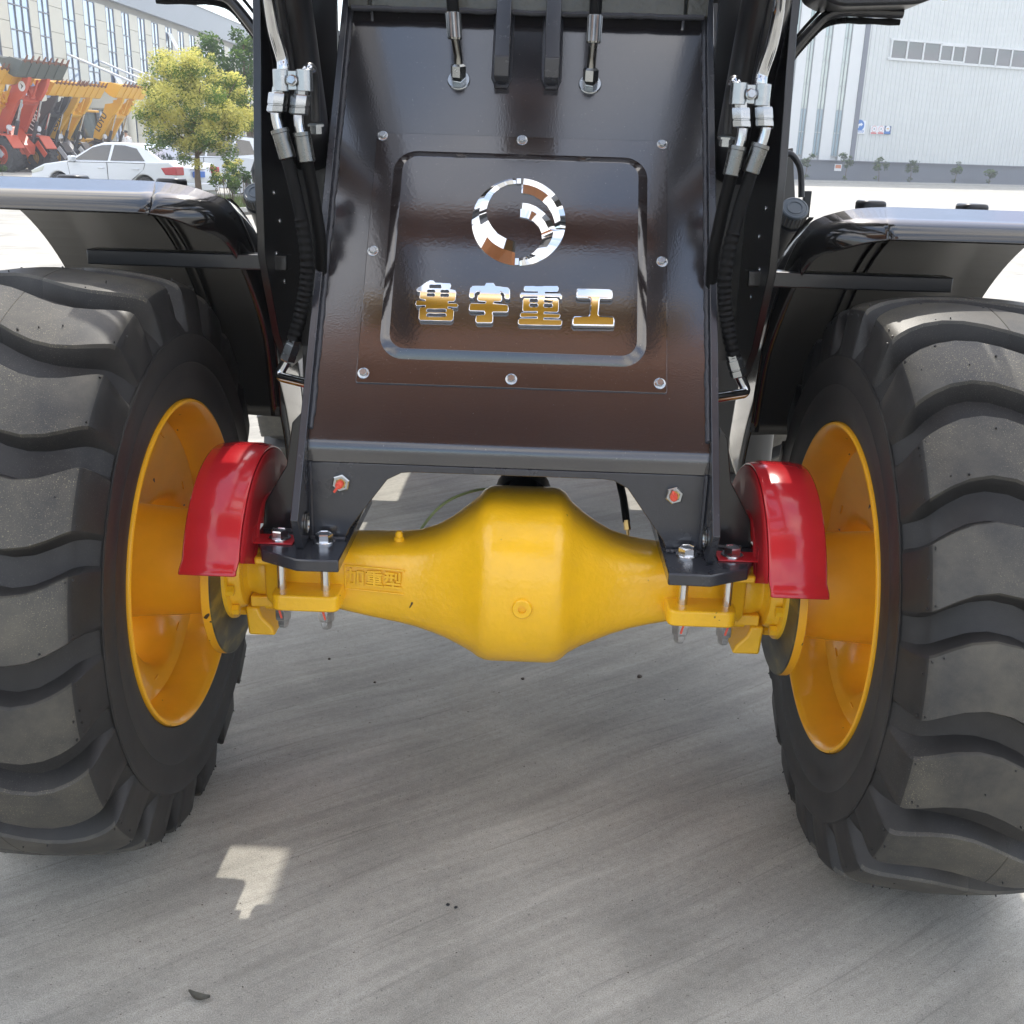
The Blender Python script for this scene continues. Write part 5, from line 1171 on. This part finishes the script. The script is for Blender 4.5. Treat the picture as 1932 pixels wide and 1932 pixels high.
# kerbed island under the tree
isl = round_poly([(-10.6,21.3),(-6.25,21.0),(-5.7,24.6),(-6.2,27.5),(-10.6,27.5)], 1.0, 8)
mb = MB(); mb.prism(isl, XY(0), 0, 0.06); tag(mb.build('planting_island', M['soil'], None, smooth=0), 'kerbed planting island of dry soil under the blossoming tree', 'planting island', kind='structure')
mb = MB(); ctr = Vector((-8.2,24.3)); rg = []
for d, z in ((1.0,0.0),(1.0,0.15),(0.955,0.15),(0.955,0.05)): rg.append([(ctr.x+(x-ctr.x)*d, ctr.y+(y-ctr.y)*d, z) for x, y in isl])
mb.loft(rg, True, False); tag(mb.build('kerb', M['kerb'], None, smooth=0), 'pale concrete kerb round the planting island', 'kerb', kind='structure')
rnd = random.Random(9); mb = MB()
for _ in range(5200):
    while True:
        x, y = rnd.uniform(-10.3,-5.9), rnd.uniform(21.3,27.2)
        if (abs(x+8.2)/2.3)**4 + (abs(y-24.3)/2.9)**4 < 1: break
    h = rnd.uniform(0.05, 0.17); a = rnd.random()*6.3; w = 0.012
    mb.add([(x-cos(a)*w,y-sin(a)*w,0.058),(x+cos(a)*w,y+sin(a)*w,0.058),(x+rnd.uniform(-.05,.05),y+rnd.uniform(-.05,.05),0.06+h)], [(0,1,2)])
tag(mb.build('grass', M['grass'], None, smooth=0), 'thin grass growing on the kerbed island', 'grass', kind='stuff')

# ------------------------------------------------------------------ parked cars
def car(loc, rz, label, body, Ln=4.5, W=1.74, Hh=1.45, suv=False, group='cars parked by the planting island'):
    C = empty('parked_car', loc, rz); tag(C, label, 'car', group)
    k = Ln/4.5; bz = 0.92 if not suv else 1.06; gz = 0.20
    # body side outline, front at +x
    def arch(cx, r, n=10): return [(cx+r*cos(pi*i/n), 0.30+r*sin(pi*i/n)) for i in range(n+1)]
    fx, rx = 1.36*k, -1.30*k; r = 0.365 if not suv else 0.40
    tail = -2.25*k; nose = 2.25*k
    lower = [(tail+0.02,0.34),(tail+0.10,gz)] + [(x, z) for x, z in reversed(arch(rx, r))] + [(x, z) for x, z in reversed(arch(fx, r))] + [(nose-0.12,gz),(nose-0.02,0.36)]
    upper = [(nose,0.55),(nose-0.10,0.70),(nose-0.45,0.83 if not suv else 0.98),(1.12*k,bz),(-1.55*k,bz+0.05),(tail+0.18,bz+0.06 if not suv else bz+0.02),(tail+0.03,bz-0.06),(tail-0.02,0.62)]
    mb = MB(); hw = W/2
    def cross(y, inset): return [(x*(1-inset*0.02), y, z) for x, z in lower+upper]
    mb.loft([cross(-hw,0), cross(hw,0)])
    mb.build('body', body, C, smooth=40, bevel=0.035, seg=3)
    # glasshouse
    rf = Hh
    gl = [(1.12*k,bz-0.02),(0.42*k,rf-0.11),(0.10*k,rf-0.02),(-0.55*k,rf),(-1.05*k,rf-0.05),(-1.86*k,bz+0.03)] if not suv else [(1.12*k,bz-0.02),(0.45*k,rf-0.11),(0.05*k,rf-0.01),(-0.9*k,rf),(-1.75*k,rf-0.07),(-2.16*k,bz+0.03)]
    wy = lambda z: hw-0.05-0.26*max(0,(z-bz))/(rf-bz)
    mb = MB(); mb.loft([[(x, -wy(z), z) for x, z in gl], [(x, wy(z), z) for x, z in gl]]); mb.build('roof', body, C, smooth=40, bevel=0.04, seg=3)
    def on_side(name, poly, mt, d, th=0.012, parent=C, low=False):
        obs = []
        for s in (-1, 1):
            mb = MB(); fy = (lambda z: hw) if low else wy
            mb.prism(poly, lambda x, z, q, s=s: Vector((x, s*(fy(z)+d+q), z)), -th, 0); obs.append(mb.build(name, mt, parent, smooth=0))
        return obs
    b = bz+0.04
    if not suv:
        fwn = [(0.86*k,b),(0.40*k,rf-0.15),(0.12*k,rf-0.085),(-0.17*k,rf-0.07),(-0.17*k,b)]; rwn = [(-0.26*k,b),(-0.26*k,rf-0.07),(-0.58*k,rf-0.075),(-0.96*k,rf-0.14),(-1.30*k,b+0.02)]
    else:
        fwn = [(0.86*k,b),(0.42*k,rf-0.15),(0.1*k,rf-0.085),(-0.2*k,rf-0.075),(-0.2*k,b)]; rwn = [(-0.28*k,b),(-0.28*k,rf-0.075),(-1.0*k,rf-0.085),(-1.05*k,b)]
    on_side('window', fwn, M['carglass'], 0.006); on_side('window', rwn, M['carglass'], 0.006)
    if suv: on_side('window', [(-1.13*k,b+0.02),(-1.13*k,rf-0.09),(-1.55*k,rf-0.14),(-1.80*k,b+0.08)], M['carglass'], 0.006)
    for poly, hx in (([(1.02*k,bz-0.03),(-0.20*k,bz-0.01),(-0.20*k,0.27),(0.92*k,0.27)], -0.02*k), ([(-0.225*k,bz-0.01),(-1.36*k,bz),(-1.30*k,0.78),(-0.95*k,0.55),(-0.90*k,0.27),(-0.225*k,0.27)], -1.08*k)):
        cx_ = sum(p[0] for p in poly)/len(poly); cz_ = sum(p[1] for p in poly)/len(poly)
        on_side('door_gap', [(x+0.016*(1 if x > cx_ else -1), z+0.014*(1 if z > cz_ else -1)) for x, z in poly], M['plastic'], 0.003, 0.03, C, True)
        for d_, s in zip(on_side('door', poly, body, 0.007, 0.03, C, True), (-1, 1)):
            mb = MB(); mb.box((hx, s*(hw+0.018), bz-0.13), (0.20,0.025,0.03)); mb.build('handle', body, d_, bevel=0.006)
    # windscreens
    def screen(x0, z0, x1, z1):
        v = [(x0, -wy(z0)+0.10, z0), (x0, wy(z0)-0.10, z0), (x1, wy(z1)-0.09, z1), (x1, -wy(z1)+0.09, z1)]; n = Vector((z1-z0, 0, -(x1-x0))); n = n.normalized()*(0.008 if n.z > 0 else -0.008)
        mb = MB(); mb.loft([[Vector(p)-n for p in v], [Vector(p)+n*1.5 for p in v]]); mb.build('windscreen', M['carglass'], C, smooth=0)
    screen(1.02*k, bz+0.05, 0.46*k, rf-0.13)
    if not suv: screen(-1.72*k, bz+0.10, -1.10*k, rf-0.09)
    else: screen(-2.13*k, bz+0.10, -1.80*k, rf-0.12)
    for s in (-1, 1):
        mb = MB(); mb.prism([(tail-0.03,bz-0.04),(tail+0.42,bz-0.08),(tail+0.30,bz-0.24),(tail-0.03,bz-0.24)], lambda x, z, d, s=s: Vector((x, s*(hw-0.30+d), z)), 0, 0.315); mb.build('tail_light', M['taillight'], C, bevel=0.02)
        mb = MB(); mb.prism([(nose-0.05,0.58),(nose-0.02,0.66),(nose-0.48,0.80),(nose-0.40,0.66)], lambda x, z, d, s=s: Vector((x, s*(hw-0.34+d), z)), 0, 0.35); mb.build('headlight', M['headlight'], C, bevel=0.02)
        mb = MB(); mb.box((0.80*k, s*(hw+0.08), bz+0.06), (0.12,0.20,0.14)); mb.build('wing_mirror', M['plastic'] if s < 0 else body, C, bevel=0.03)
        for cx in (fx, rx):
            w = empty('wheel', (cx, s*(hw-0.10), r-0.06), parent=C)
            mb = MB(); mb.lathe((0,0,0), (0,s,0), [(-0.10,0.20),(-0.10,r-0.085),(-0.08,r-0.06),(0.08,r-0.06),(0.10,r-0.085),(0.10,0.21),(0.085,0.20)], 28); mb.build('tyre', M['m_tyre'], w)
            mb = MB(); mb.lathe((0,0,0), (0,s,0), [(0.09,0.205),(0.07,0.19),(0.06,0.05),(0.075,0.03),(0.075,0.0001)], 24); mb.build('rim', M['palesash'], w)
    mb = MB(); mb.box((0, 0, 0.50), (Ln*0.84, W-0.40, 0.50)); mb.build('underbody', M['plastic'], C)
    mb = MB(); mb.box((tail-0.04, 0, 0.70), (0.03,0.44,0.14)); mb.build('number_plate', M['plate'], C)
    mb = MB(); mb.box((tail-0.015, 0, 0.82), (0.03,0.60,0.03)); mb.build('tailgate_trim', M['chrome'], C, bevel=0.008)
    mb = MB(); mb.box((tail-0.01, 0, 0.40), (0.06,W-0.12,0.20)); mb.build('bumper', body, C, bevel=0.03)
car((-10.55, 25.75, 0), radians(161), 'white sedan seen from its left rear quarter behind the fender', M['carwhite'], 4.42, 1.72, 1.40)
car((-9.35, 29.6, 0), radians(163), 'white high roofed car standing behind the blossoming tree', M['carwhite'], 4.5, 1.8, 1.66, True)
car((-8.9, 36.2, 0), radians(160), 'white car farthest back behind the island shrubs', M['carwhite'], 4.4, 1.75, 1.52, True)
car((-8.7, 40.5, 0), radians(160), 'dark blue car half hidden by the black tower plate', M['carblue'], 4.5, 1.78, 1.62, True)

# ------------------------------------------------------------------ wheel loaders parked in a row
def yard_loader(u, v, depth, k, rz, label, paint, bucketm, armm, textcol, cabm, rimm, lettering=True, badge=False):
    base = atY(u, v, depth); base.z = 0
    R = empty('yard_loader', base, rz); tag(R, label, 'wheel loader', 'wheel loaders parked in front of the office building')
    R.scale = (k, k, k); q = lambda y0: (lambda x, z, d: Vector((x, y0+d, z)))
    # bucket, rolled back, lip up and forward
    T = (1.10, 3.12); BS = 0.72
    prof = [(0.62,0.66),(0.10,0.02),(-0.06,-0.02),(-0.36,0.10),(-0.68,0.34),(-0.92,0.66),(-1.06,0.88)]
    inn = [(-1.02,0.90),(-0.88,0.70),(-0.64,0.39),(-0.33,0.15),(-0.06,0.03),(0.06,0.06),(0.59,0.69)]
    mb = MB(); mb.prism([(T[0]+BS*x, T[1]+BS*z) for x, z in prof+inn], q(-0.95), 0, 1.9)
    bk = None
    for s in (-1, 1): mb.prism([(T[0]+BS*x, T[1]+BS*z) for x, z in [(0.62,0.66),(0.10,0.02),(-0.06,-0.02),(-0.36,0.10),(-0.68,0.34),(-0.92,0.66),(-1.06,0.88),(-0.55,0.80),(-0.2,0.86)]], q(s*0.96-0.012), 0, 0.024)
    for y in (-0.57,-0.19,0.19,0.57): mb.prism([(T[0]+BS*x, T[1]+BS*z) for x, z in [(0.60,0.63),(0.12,0.03),(0.14,0.01),(0.62,0.61)]], q(y-0.012), 0, 0.024)
    bk = mb.build('bucket', bucketm, R, smooth=0)
    for i in range(8):
        y = -0.88+i*0.2514; mb = MB(); mb.prism([(T[0]+BS*0.56,T[1]+BS*0.64),(T[0]+BS*0.64,T[1]+BS*0.60),(T[0]+BS*0.84,T[1]+BS*0.92)], q(y-0.035), 0, 0.07); mb.build('tooth', M['tooth'], bk, smooth=0)
    mb = MB(); mb.prism([(T[0]+BS*0.55,T[1]+BS*0.70),(T[0]+BS*0.50,T[1]+BS*0.64),(T[0]+BS*0.62,T[1]+BS*0.66),(T[0]+BS*0.67,T[1]+BS*0.72)], q(-0.94), 0, 1.88); mb.build('cutting_edge', M['tooth'], bk, smooth=0)
    arm = [(-0.62,1.42),(-0.50,1.78),(0.08,2.62),(0.18,2.86),(0.55,2.90),(0.80,3.04),(0.98,3.26),(1.18,3.18),(1.08,2.94),(0.86,2.64),(0.66,2.44),(0.46,2.30),(0.20,1.98),(-0.28,1.34)]
    for s in (-1, 1):
        mb = MB(); mb.prism(arm, q(s*0.40-0.07), 0, 0.14); a = mb.build('boom_arm', armm, R, smooth=0, bevel=0.012)
        if lettering and s < 0:
            d = Vector((0.46, 0, 0.66)).normalized(); n = Vector((-d.z, 0, d.x))
            to = lambda x, y, h: Vector((-0.10,-0.472,2.08)) + d*x + n*y + Vector((0,-h,0))
            me = text_mesh('lettering', 'LUYU', 0.36, 0.003, to, True); me.materials.append(textcol); link('lettering', me, a, 0)
        if badge:
            mb = MB(); c = (0.80,2.84); mb.prism([(c[0]+0.17*cos(t_), c[1]+0.17*sin(t_)) for t_ in [2*pi*i/20 for i in range(20)]], q(s*0.474-0.002), 0, 0.004); mb.build('badge', M['signwhite'], a, smooth=0)
            mb = MB(); mb.prism([(c[0]-0.05,c[1]-0.10),(c[0]+0.08,c[1]),(c[0]-0.05,c[1]+0.10),(c[0]+0.0,c[1])], q(s*0.478-0.003), 0, 0.006); mb.build('badge_mark', M['m_black'], a, smooth=0)
        p0, p1 = Vector((0.05, s*0.40, 1.05)), Vector((0.66, s*0.40, 2.42)); m_ = p0+(p1-p0)*0.5
        mb = MB(); mb.cyl(p0, m_, 0.065, 12); cy = mb.build('lift_cylinder', M['m_black'], R); mb = MB(); mb.cyl(m_, p1, 0.04, 10); mb.build('cylinder_rod', M['chrome'], cy)
    mb = MB(); mb.box((0.45,0,2.42), (0.20,0.72,0.24), Matrix.Rotation(-0.6,3,'Y')); mb.build('crossbeam', armm, R, bevel=0.02)
    mb = MB(); mb.prism([(0.30,3.02),(0.46,3.06),(0.80,2.52),(0.70,2.46)], q(-0.08), 0, 0.16); mb.bar((0.74,0,2.50), (1.06,0,3.06), 0.07, 0.05, (0,1,0)); mb.build('bucket_linkage', armm, R)
    mb = MB(); mb.cyl((-0.5,0,1.62), (0.02,0,2.30), 0.07, 12); mb.cyl((0.02,0,2.30), (0.40,0,2.98), 0.045, 10); mb.build('tilt_cylinder', M['m_black'], R)
    mb = MB(); mb.prism([(-0.72,0.62),(0.16,0.60),(0.26,0.92),(0.05,1.06),(-0.36,1.50),(-0.72,1.56)], q(-0.33), 0, 0.66); mb.build('front_frame', armm if armm is not M['m_yellow'] else M['m_black'], R, bevel=0.02)
    for s in (-1, 1):
        mb = MB(); mb.prism([(0.60,0.80),(0.62,0.84),(0.30,1.24),(-0.30,1.30),(-0.62,1.16),(-0.62,1.12),(-0.3,1.25),(0.28,1.20)], q(s*0.70-0.24), 0, 0.48); mb.build('fender', armm if armm is M['m_red'] else M['m_black'], R, bevel=0.01)
        mb = MB(); mb.bar((0.28,s*0.36,1.02), (0.66,s*0.36,0.58), 0.20, 0.03, (0,1,0)); mb.build('toe_plate', M['palesash'] if armm is not M['m_red'] else M['m_red'], R)
        mb = MB(); mb.lathe((0.10,s*0.62,1.48), (1,0,0), [(0,0.02),(0.0,0.10),(0.08,0.10),(0.09,0.0001)], 16); mb.bar((0.05,s*0.62,1.46), (-0.1,s*0.5,1.2), 0.04, 0.04); mb.build('work_light', M['palesash'], R)
        for wx in (0.0, -2.35):
            w = empty('wheel', (wx, s*0.80, 0.58), parent=R)
            mb = MB(); n = 18
            mb.lathe((0,0,0), (0,s,0), [(-0.17,0.30),(-0.20,0.46),(-0.17,0.55),(-0.10,0.575),(0.10,0.575),(0.17,0.55),(0.20,0.46),(0.17,0.31)], 36)
            for i in range(n):
                a = 2*pi*i/n
                for t_ in (-1, 1): mb.box((0.57*cos(a+0.05*t_), t_*0.10, 0.57*sin(a+0.05*t_)), (0.05,0.17,0.10), Matrix.Rotation(-a-0.05*t_,3,'Y') @ Matrix.Rotation(0.5*t_,3,'X'))
            mb.build('tyre', M['m_tyre'], w)
            mb = MB(); mb.lathe((0,0,0), (0,s,0), [(0.17,0.325),(0.185,0.31),(0.14,0.29),(0.06,0.27),(0.05,0.14),(0.12,0.13),(0.14,0.10),(0.14,0.0001)], 28); mb.build('rim', rimm, w)
    # cab and rear body
    mb = MB(); mb.prism([(-1.05,0.90),(-0.95,1.34),(-1.10,1.42),(-1.45,1.06),(-1.85,1.06),(-2.25,1.50),(-2.95,1.46),(-3.30,1.40),(-3.35,0.78),(-1.10,0.72)], q(-0.56), 0, 1.12); mb.build('rear_body', cabm, R, smooth=0, bevel=0.03)
    mb = MB(); mb.box((-1.62,0,2.56), (1.30,1.16,0.10)); rf = mb.build('cab_roof', cabm, R, bevel=0.03)
    mb = MB()
    for x in (-1.05,-2.18):
        for s in (-1, 1): mb.bar((x+(0.05 if x > -2 else 0),s*0.52,1.15), (x-(0.06 if x > -2 else 0),s*0.50,2.52), 0.07, 0.07)
    mb.bar((-1.62,-0.53,1.1),(-1.62,-0.51,2.5),0.04,0.05); mb.bar((-1.62,0.53,1.1),(-1.62,0.51,2.5),0.04,0.05)
    mb.build('cab_frame', M['m_black'], R)
    mb = MB(); mb.loft([[(-1.04,-0.49,1.2),(-1.04,0.49,1.2),(-2.16,0.49,1.2),(-2.16,-0.49,1.2)], [(-1.13,-0.47,2.5),(-1.13,0.47,2.5),(-2.16,0.47,2.5),(-2.16,-0.47,2.5)]]); mb.build('cab_glass', M['cabglass'], R, smooth=0)
HDG = radians(-16)
Y_, B_, RD = M['m_yellow'], M['m_black'], M['m_red']
yard_loader(-4, 330, 45.0, 1.12, HDG, 'yellow loader at the left edge, raised yellow bucket cut by the frame', Y_, Y_, Y_, B_, Y_, Y_, False)
yard_loader(50, 330, 45.5, 1.21, radians(-24), 'orange red loader with a dark grey bucket raised highest of all', RD, M['m_grey'], RD, B_, RD, RD, False, True)
yard_loader(95, 330, 47.5, 1.02, HDG, 'loader with charcoal arms, white lettering and a yellow bucket', B_, Y_, B_, M['signwhite'], Y_, Y_)
yard_loader(135, 330, 49.0, 1.03, HDG, 'yellow loader with black lettering beside the charcoal armed one', Y_, Y_, Y_, B_, Y_, Y_)
yard_loader(216, 330, 51.5, 1.06, HDG, 'yellow loader with black lettering, last in the row by the blossoming tree', Y_, Y_, Y_, B_, Y_, Y_)

# ------------------------------------------------------------------ person by the entrance
def person():
    c = atY(239, 250, 54.0); P = empty('person', (c.x, c.y, 0.16)); tag(P, 'man in a white T-shirt looking down at a phone by the entrance', 'person')
    P.rotation_euler = (0, 0, radians(70))
    J = [(0,0,0.92),(0,0,1.18),(0,0.02,1.40),(0,0.04,1.50),(0,0.07,1.60),(0,0.06,1.68),
         (0.19,0.0,1.40),(0.25,0.02,1.14),(0.16,0.26,1.08),(0.12,0.34,1.10), (-0.19,0.0,1.40),(-0.25,0.02,1.14),(-0.14,0.26,1.10),(-0.08,0.34,1.12),
         (0.10,0,0.86),(0.11,0.03,0.48),(0.11,0,0.08),(0.11,0.14,0.04), (-0.10,0,0.86),(-0.11,0.0,0.48),(-0.12,-0.03,0.08),(-0.12,0.11,0.04)]
    E_ = [(0,1),(1,2),(2,3),(3,4),(4,5),(2,6),(6,7),(7,8),(8,9),(2,10),(10,11),(11,12),(12,13),(0,14),(14,15),(15,16),(16,17),(0,18),(18,19),(19,20),(20,21)]
    rad = [0.15,0.14,0.15,0.06,0.085,0.08,0.075,0.05,0.04,0.035,0.075,0.05,0.04,0.035,0.095,0.065,0.045,0.04,0.095,0.065,0.045,0.04]
    me = bpy.data.meshes.new('body'); me.from_pydata(J, E_, []); o = bpy.data.objects.new('body', me); COL.objects.link(o); o.parent = P
    sk = o.modifiers.new('skin', 'SKIN'); sk.use_smooth_shade = True
    for i, r in enumerate(rad): me.skin_vertices[0].data[i].radius = (r, r*0.8)
    me.skin_vertices[0].data[0].use_root = True
    o.modifiers.new('sub', 'SUBSURF').levels = 1
    me.materials.append(M['skin'])
    mb = MB(); rg = []
    for z, rx, ry, y in ((0.90,0.185,0.135,0),(1.10,0.185,0.135,0),(1.30,0.205,0.145,0.01),(1.42,0.20,0.12,0.02),(1.48,0.10,0.08,0.03)): rg.append([(rx*cos(2*pi*i/20), y+ry*sin(2*pi*i/20), z) for i in range(20)])
    mb.loft(rg)
    for s in (-1, 1): mb.tube([(s*0.17,0.01,1.41),(s*0.225,0.01,1.28),(s*0.25,0.02,1.18)], [0.09,0.085,0.08], 12)
    mb.build('tee_shirt', M['shirt'], P)
    mb = MB()
    for s in (-1, 1): mb.tube([(s*0.09,0,0.94),(s*0.10,0.02,0.5),(s*0.115,0,0.10)], [0.115,0.085,0.07], 12)
    mb.build('trousers', M['trouser'], P)
    mb = MB(); mb.lathe((0,0.055,1.655), (0,-0.15,1), [(-0.01,0.104),(0.03,0.106),(0.07,0.088),(0.10,0.045),(0.108,0.0001)], 16); mb.build('hair', M['hair'], P)
    mb = MB(); mb.box((0.02,0.385,1.14), (0.08,0.012,0.15), Matrix.Rotation(0.7,3,'X')); tag(mb.build('phone', M['plastic'], None, bevel=0.003), 'dark phone held by the man in the white T-shirt', 'phone')
    ph = bpy.data.objects['phone']; ph.matrix_world = Matrix.Translation(P.location) @ Matrix.Rotation(radians(70), 4, 'Z')
person()

# ------------------------------------------------------------------ small things on the ground
def pebble(u, v, r, label, seed, mt=None):
    p = atZ(u, v, 0.0); rnd = random.Random(seed); bm = bmesh.new(); bmesh.ops.create_icosphere(bm, subdivisions=2, radius=1.0)
    for q in bm.verts: q.co *= rnd.uniform(0.75, 1.15); q.co.z *= 0.6
    me = bpy.data.meshes.new('pebble'); bm.to_mesh(me); bm.free(); me.materials.append(mt or M['stone'])
    o = bpy.data.objects.new('pebble', me); COL.objects.link(o); o.scale = (r, r, r); o.location = (p.x, p.y, r*0.45); tag(o, label, 'pebble', 'pebbles lying under the axle')
pebble(1206, 1278, 0.0075, 'brown stone lying on the concrete right of the axle bulge', 1)
pebble(986, 1282, 0.0055, 'dark flat chip on the concrete straight below the axle plug', 2)
pebble(845, 1708, 0.0040, 'left of two black crumbs on the open concrete', 3, M['plastic'])
pebble(860, 1713, 0.0038, 'right of two black crumbs on the open concrete', 4, M['plastic'])
pebble(621, 1244, 0.0045, 'small dark pebble left of the axle bulge near the tyre', 5)
pebble(707, 1288, 0.0040, 'tiny dark pebble between left tyre and axle bulge', 6)
lp_ = atZ(377, 1887, 0.0); mb = MB(); rg = []
for i in range(9):
    t = i/8; w = 0.008*sin(pi*t)**0.8+0.0004; x = -0.022+0.044*t; rg.append([(x, -w, 0.004+0.010*(t-.5)**2*4+0.003), (x, 0, 0.002+0.010*(t-.5)**2*4), (x, w, 0.005+0.010*(t-.5)**2*4+0.002)])
mb.loft(rg, False, False); lf = mb.build('fallen_leaf', M['dryleaf'], None); lf.location = (lp_.x, lp_.y, 0.001); lf.rotation_euler = (0,0,-0.25); tag(lf, 'curled dry leaf on the concrete at lower left', 'leaf')
rnd = random.Random(77); mb = MB()
for _ in range(260):
    x, y = rnd.uniform(-1.1,1.1), rnd.uniform(-0.75,1.2); r = rnd.uniform(0.0008, 0.0022); a = rnd.random()*6
    mb.add([(x+r*cos(a+i*1.57)*rnd.uniform(.6,1.5), y+r*sin(a+i*1.57)*rnd.uniform(.6,1.5), 0.0006) for i in range(4)]+[(x,y,r)], [(0,1,4),(1,2,4),(2,3,4),(3,0,4)])
tag(mb.build('grit', M['stone'], None, smooth=0), 'fine dark grit scattered on the concrete', 'grit', kind='stuff')

# ------------------------------------------------------------------ hazy summer air
mb = MB(); mb.box((0, 0, 11.5), (2500, 2500, 25.0)); hz = mb.build('haze', [], None, smooth=0)
hm = bpy.data.materials.new('summer_haze'); hm.use_nodes = True; hn = hm.node_tree.nodes; hn.clear()
ho = hn.new('ShaderNodeOutputMaterial'); hv = hn.new('ShaderNodeVolumePrincipled'); hv.inputs['Color'].default_value = (0.92, 0.95, 1.0, 1)
hv.inputs['Density'].default_value = 0.0019; hm.node_tree.links.new(hv.outputs[0], ho.inputs['Volume'])
hz.data.materials.append(hm); tag(hz, 'pale summer haze over the yard', 'haze', kind='stuff')
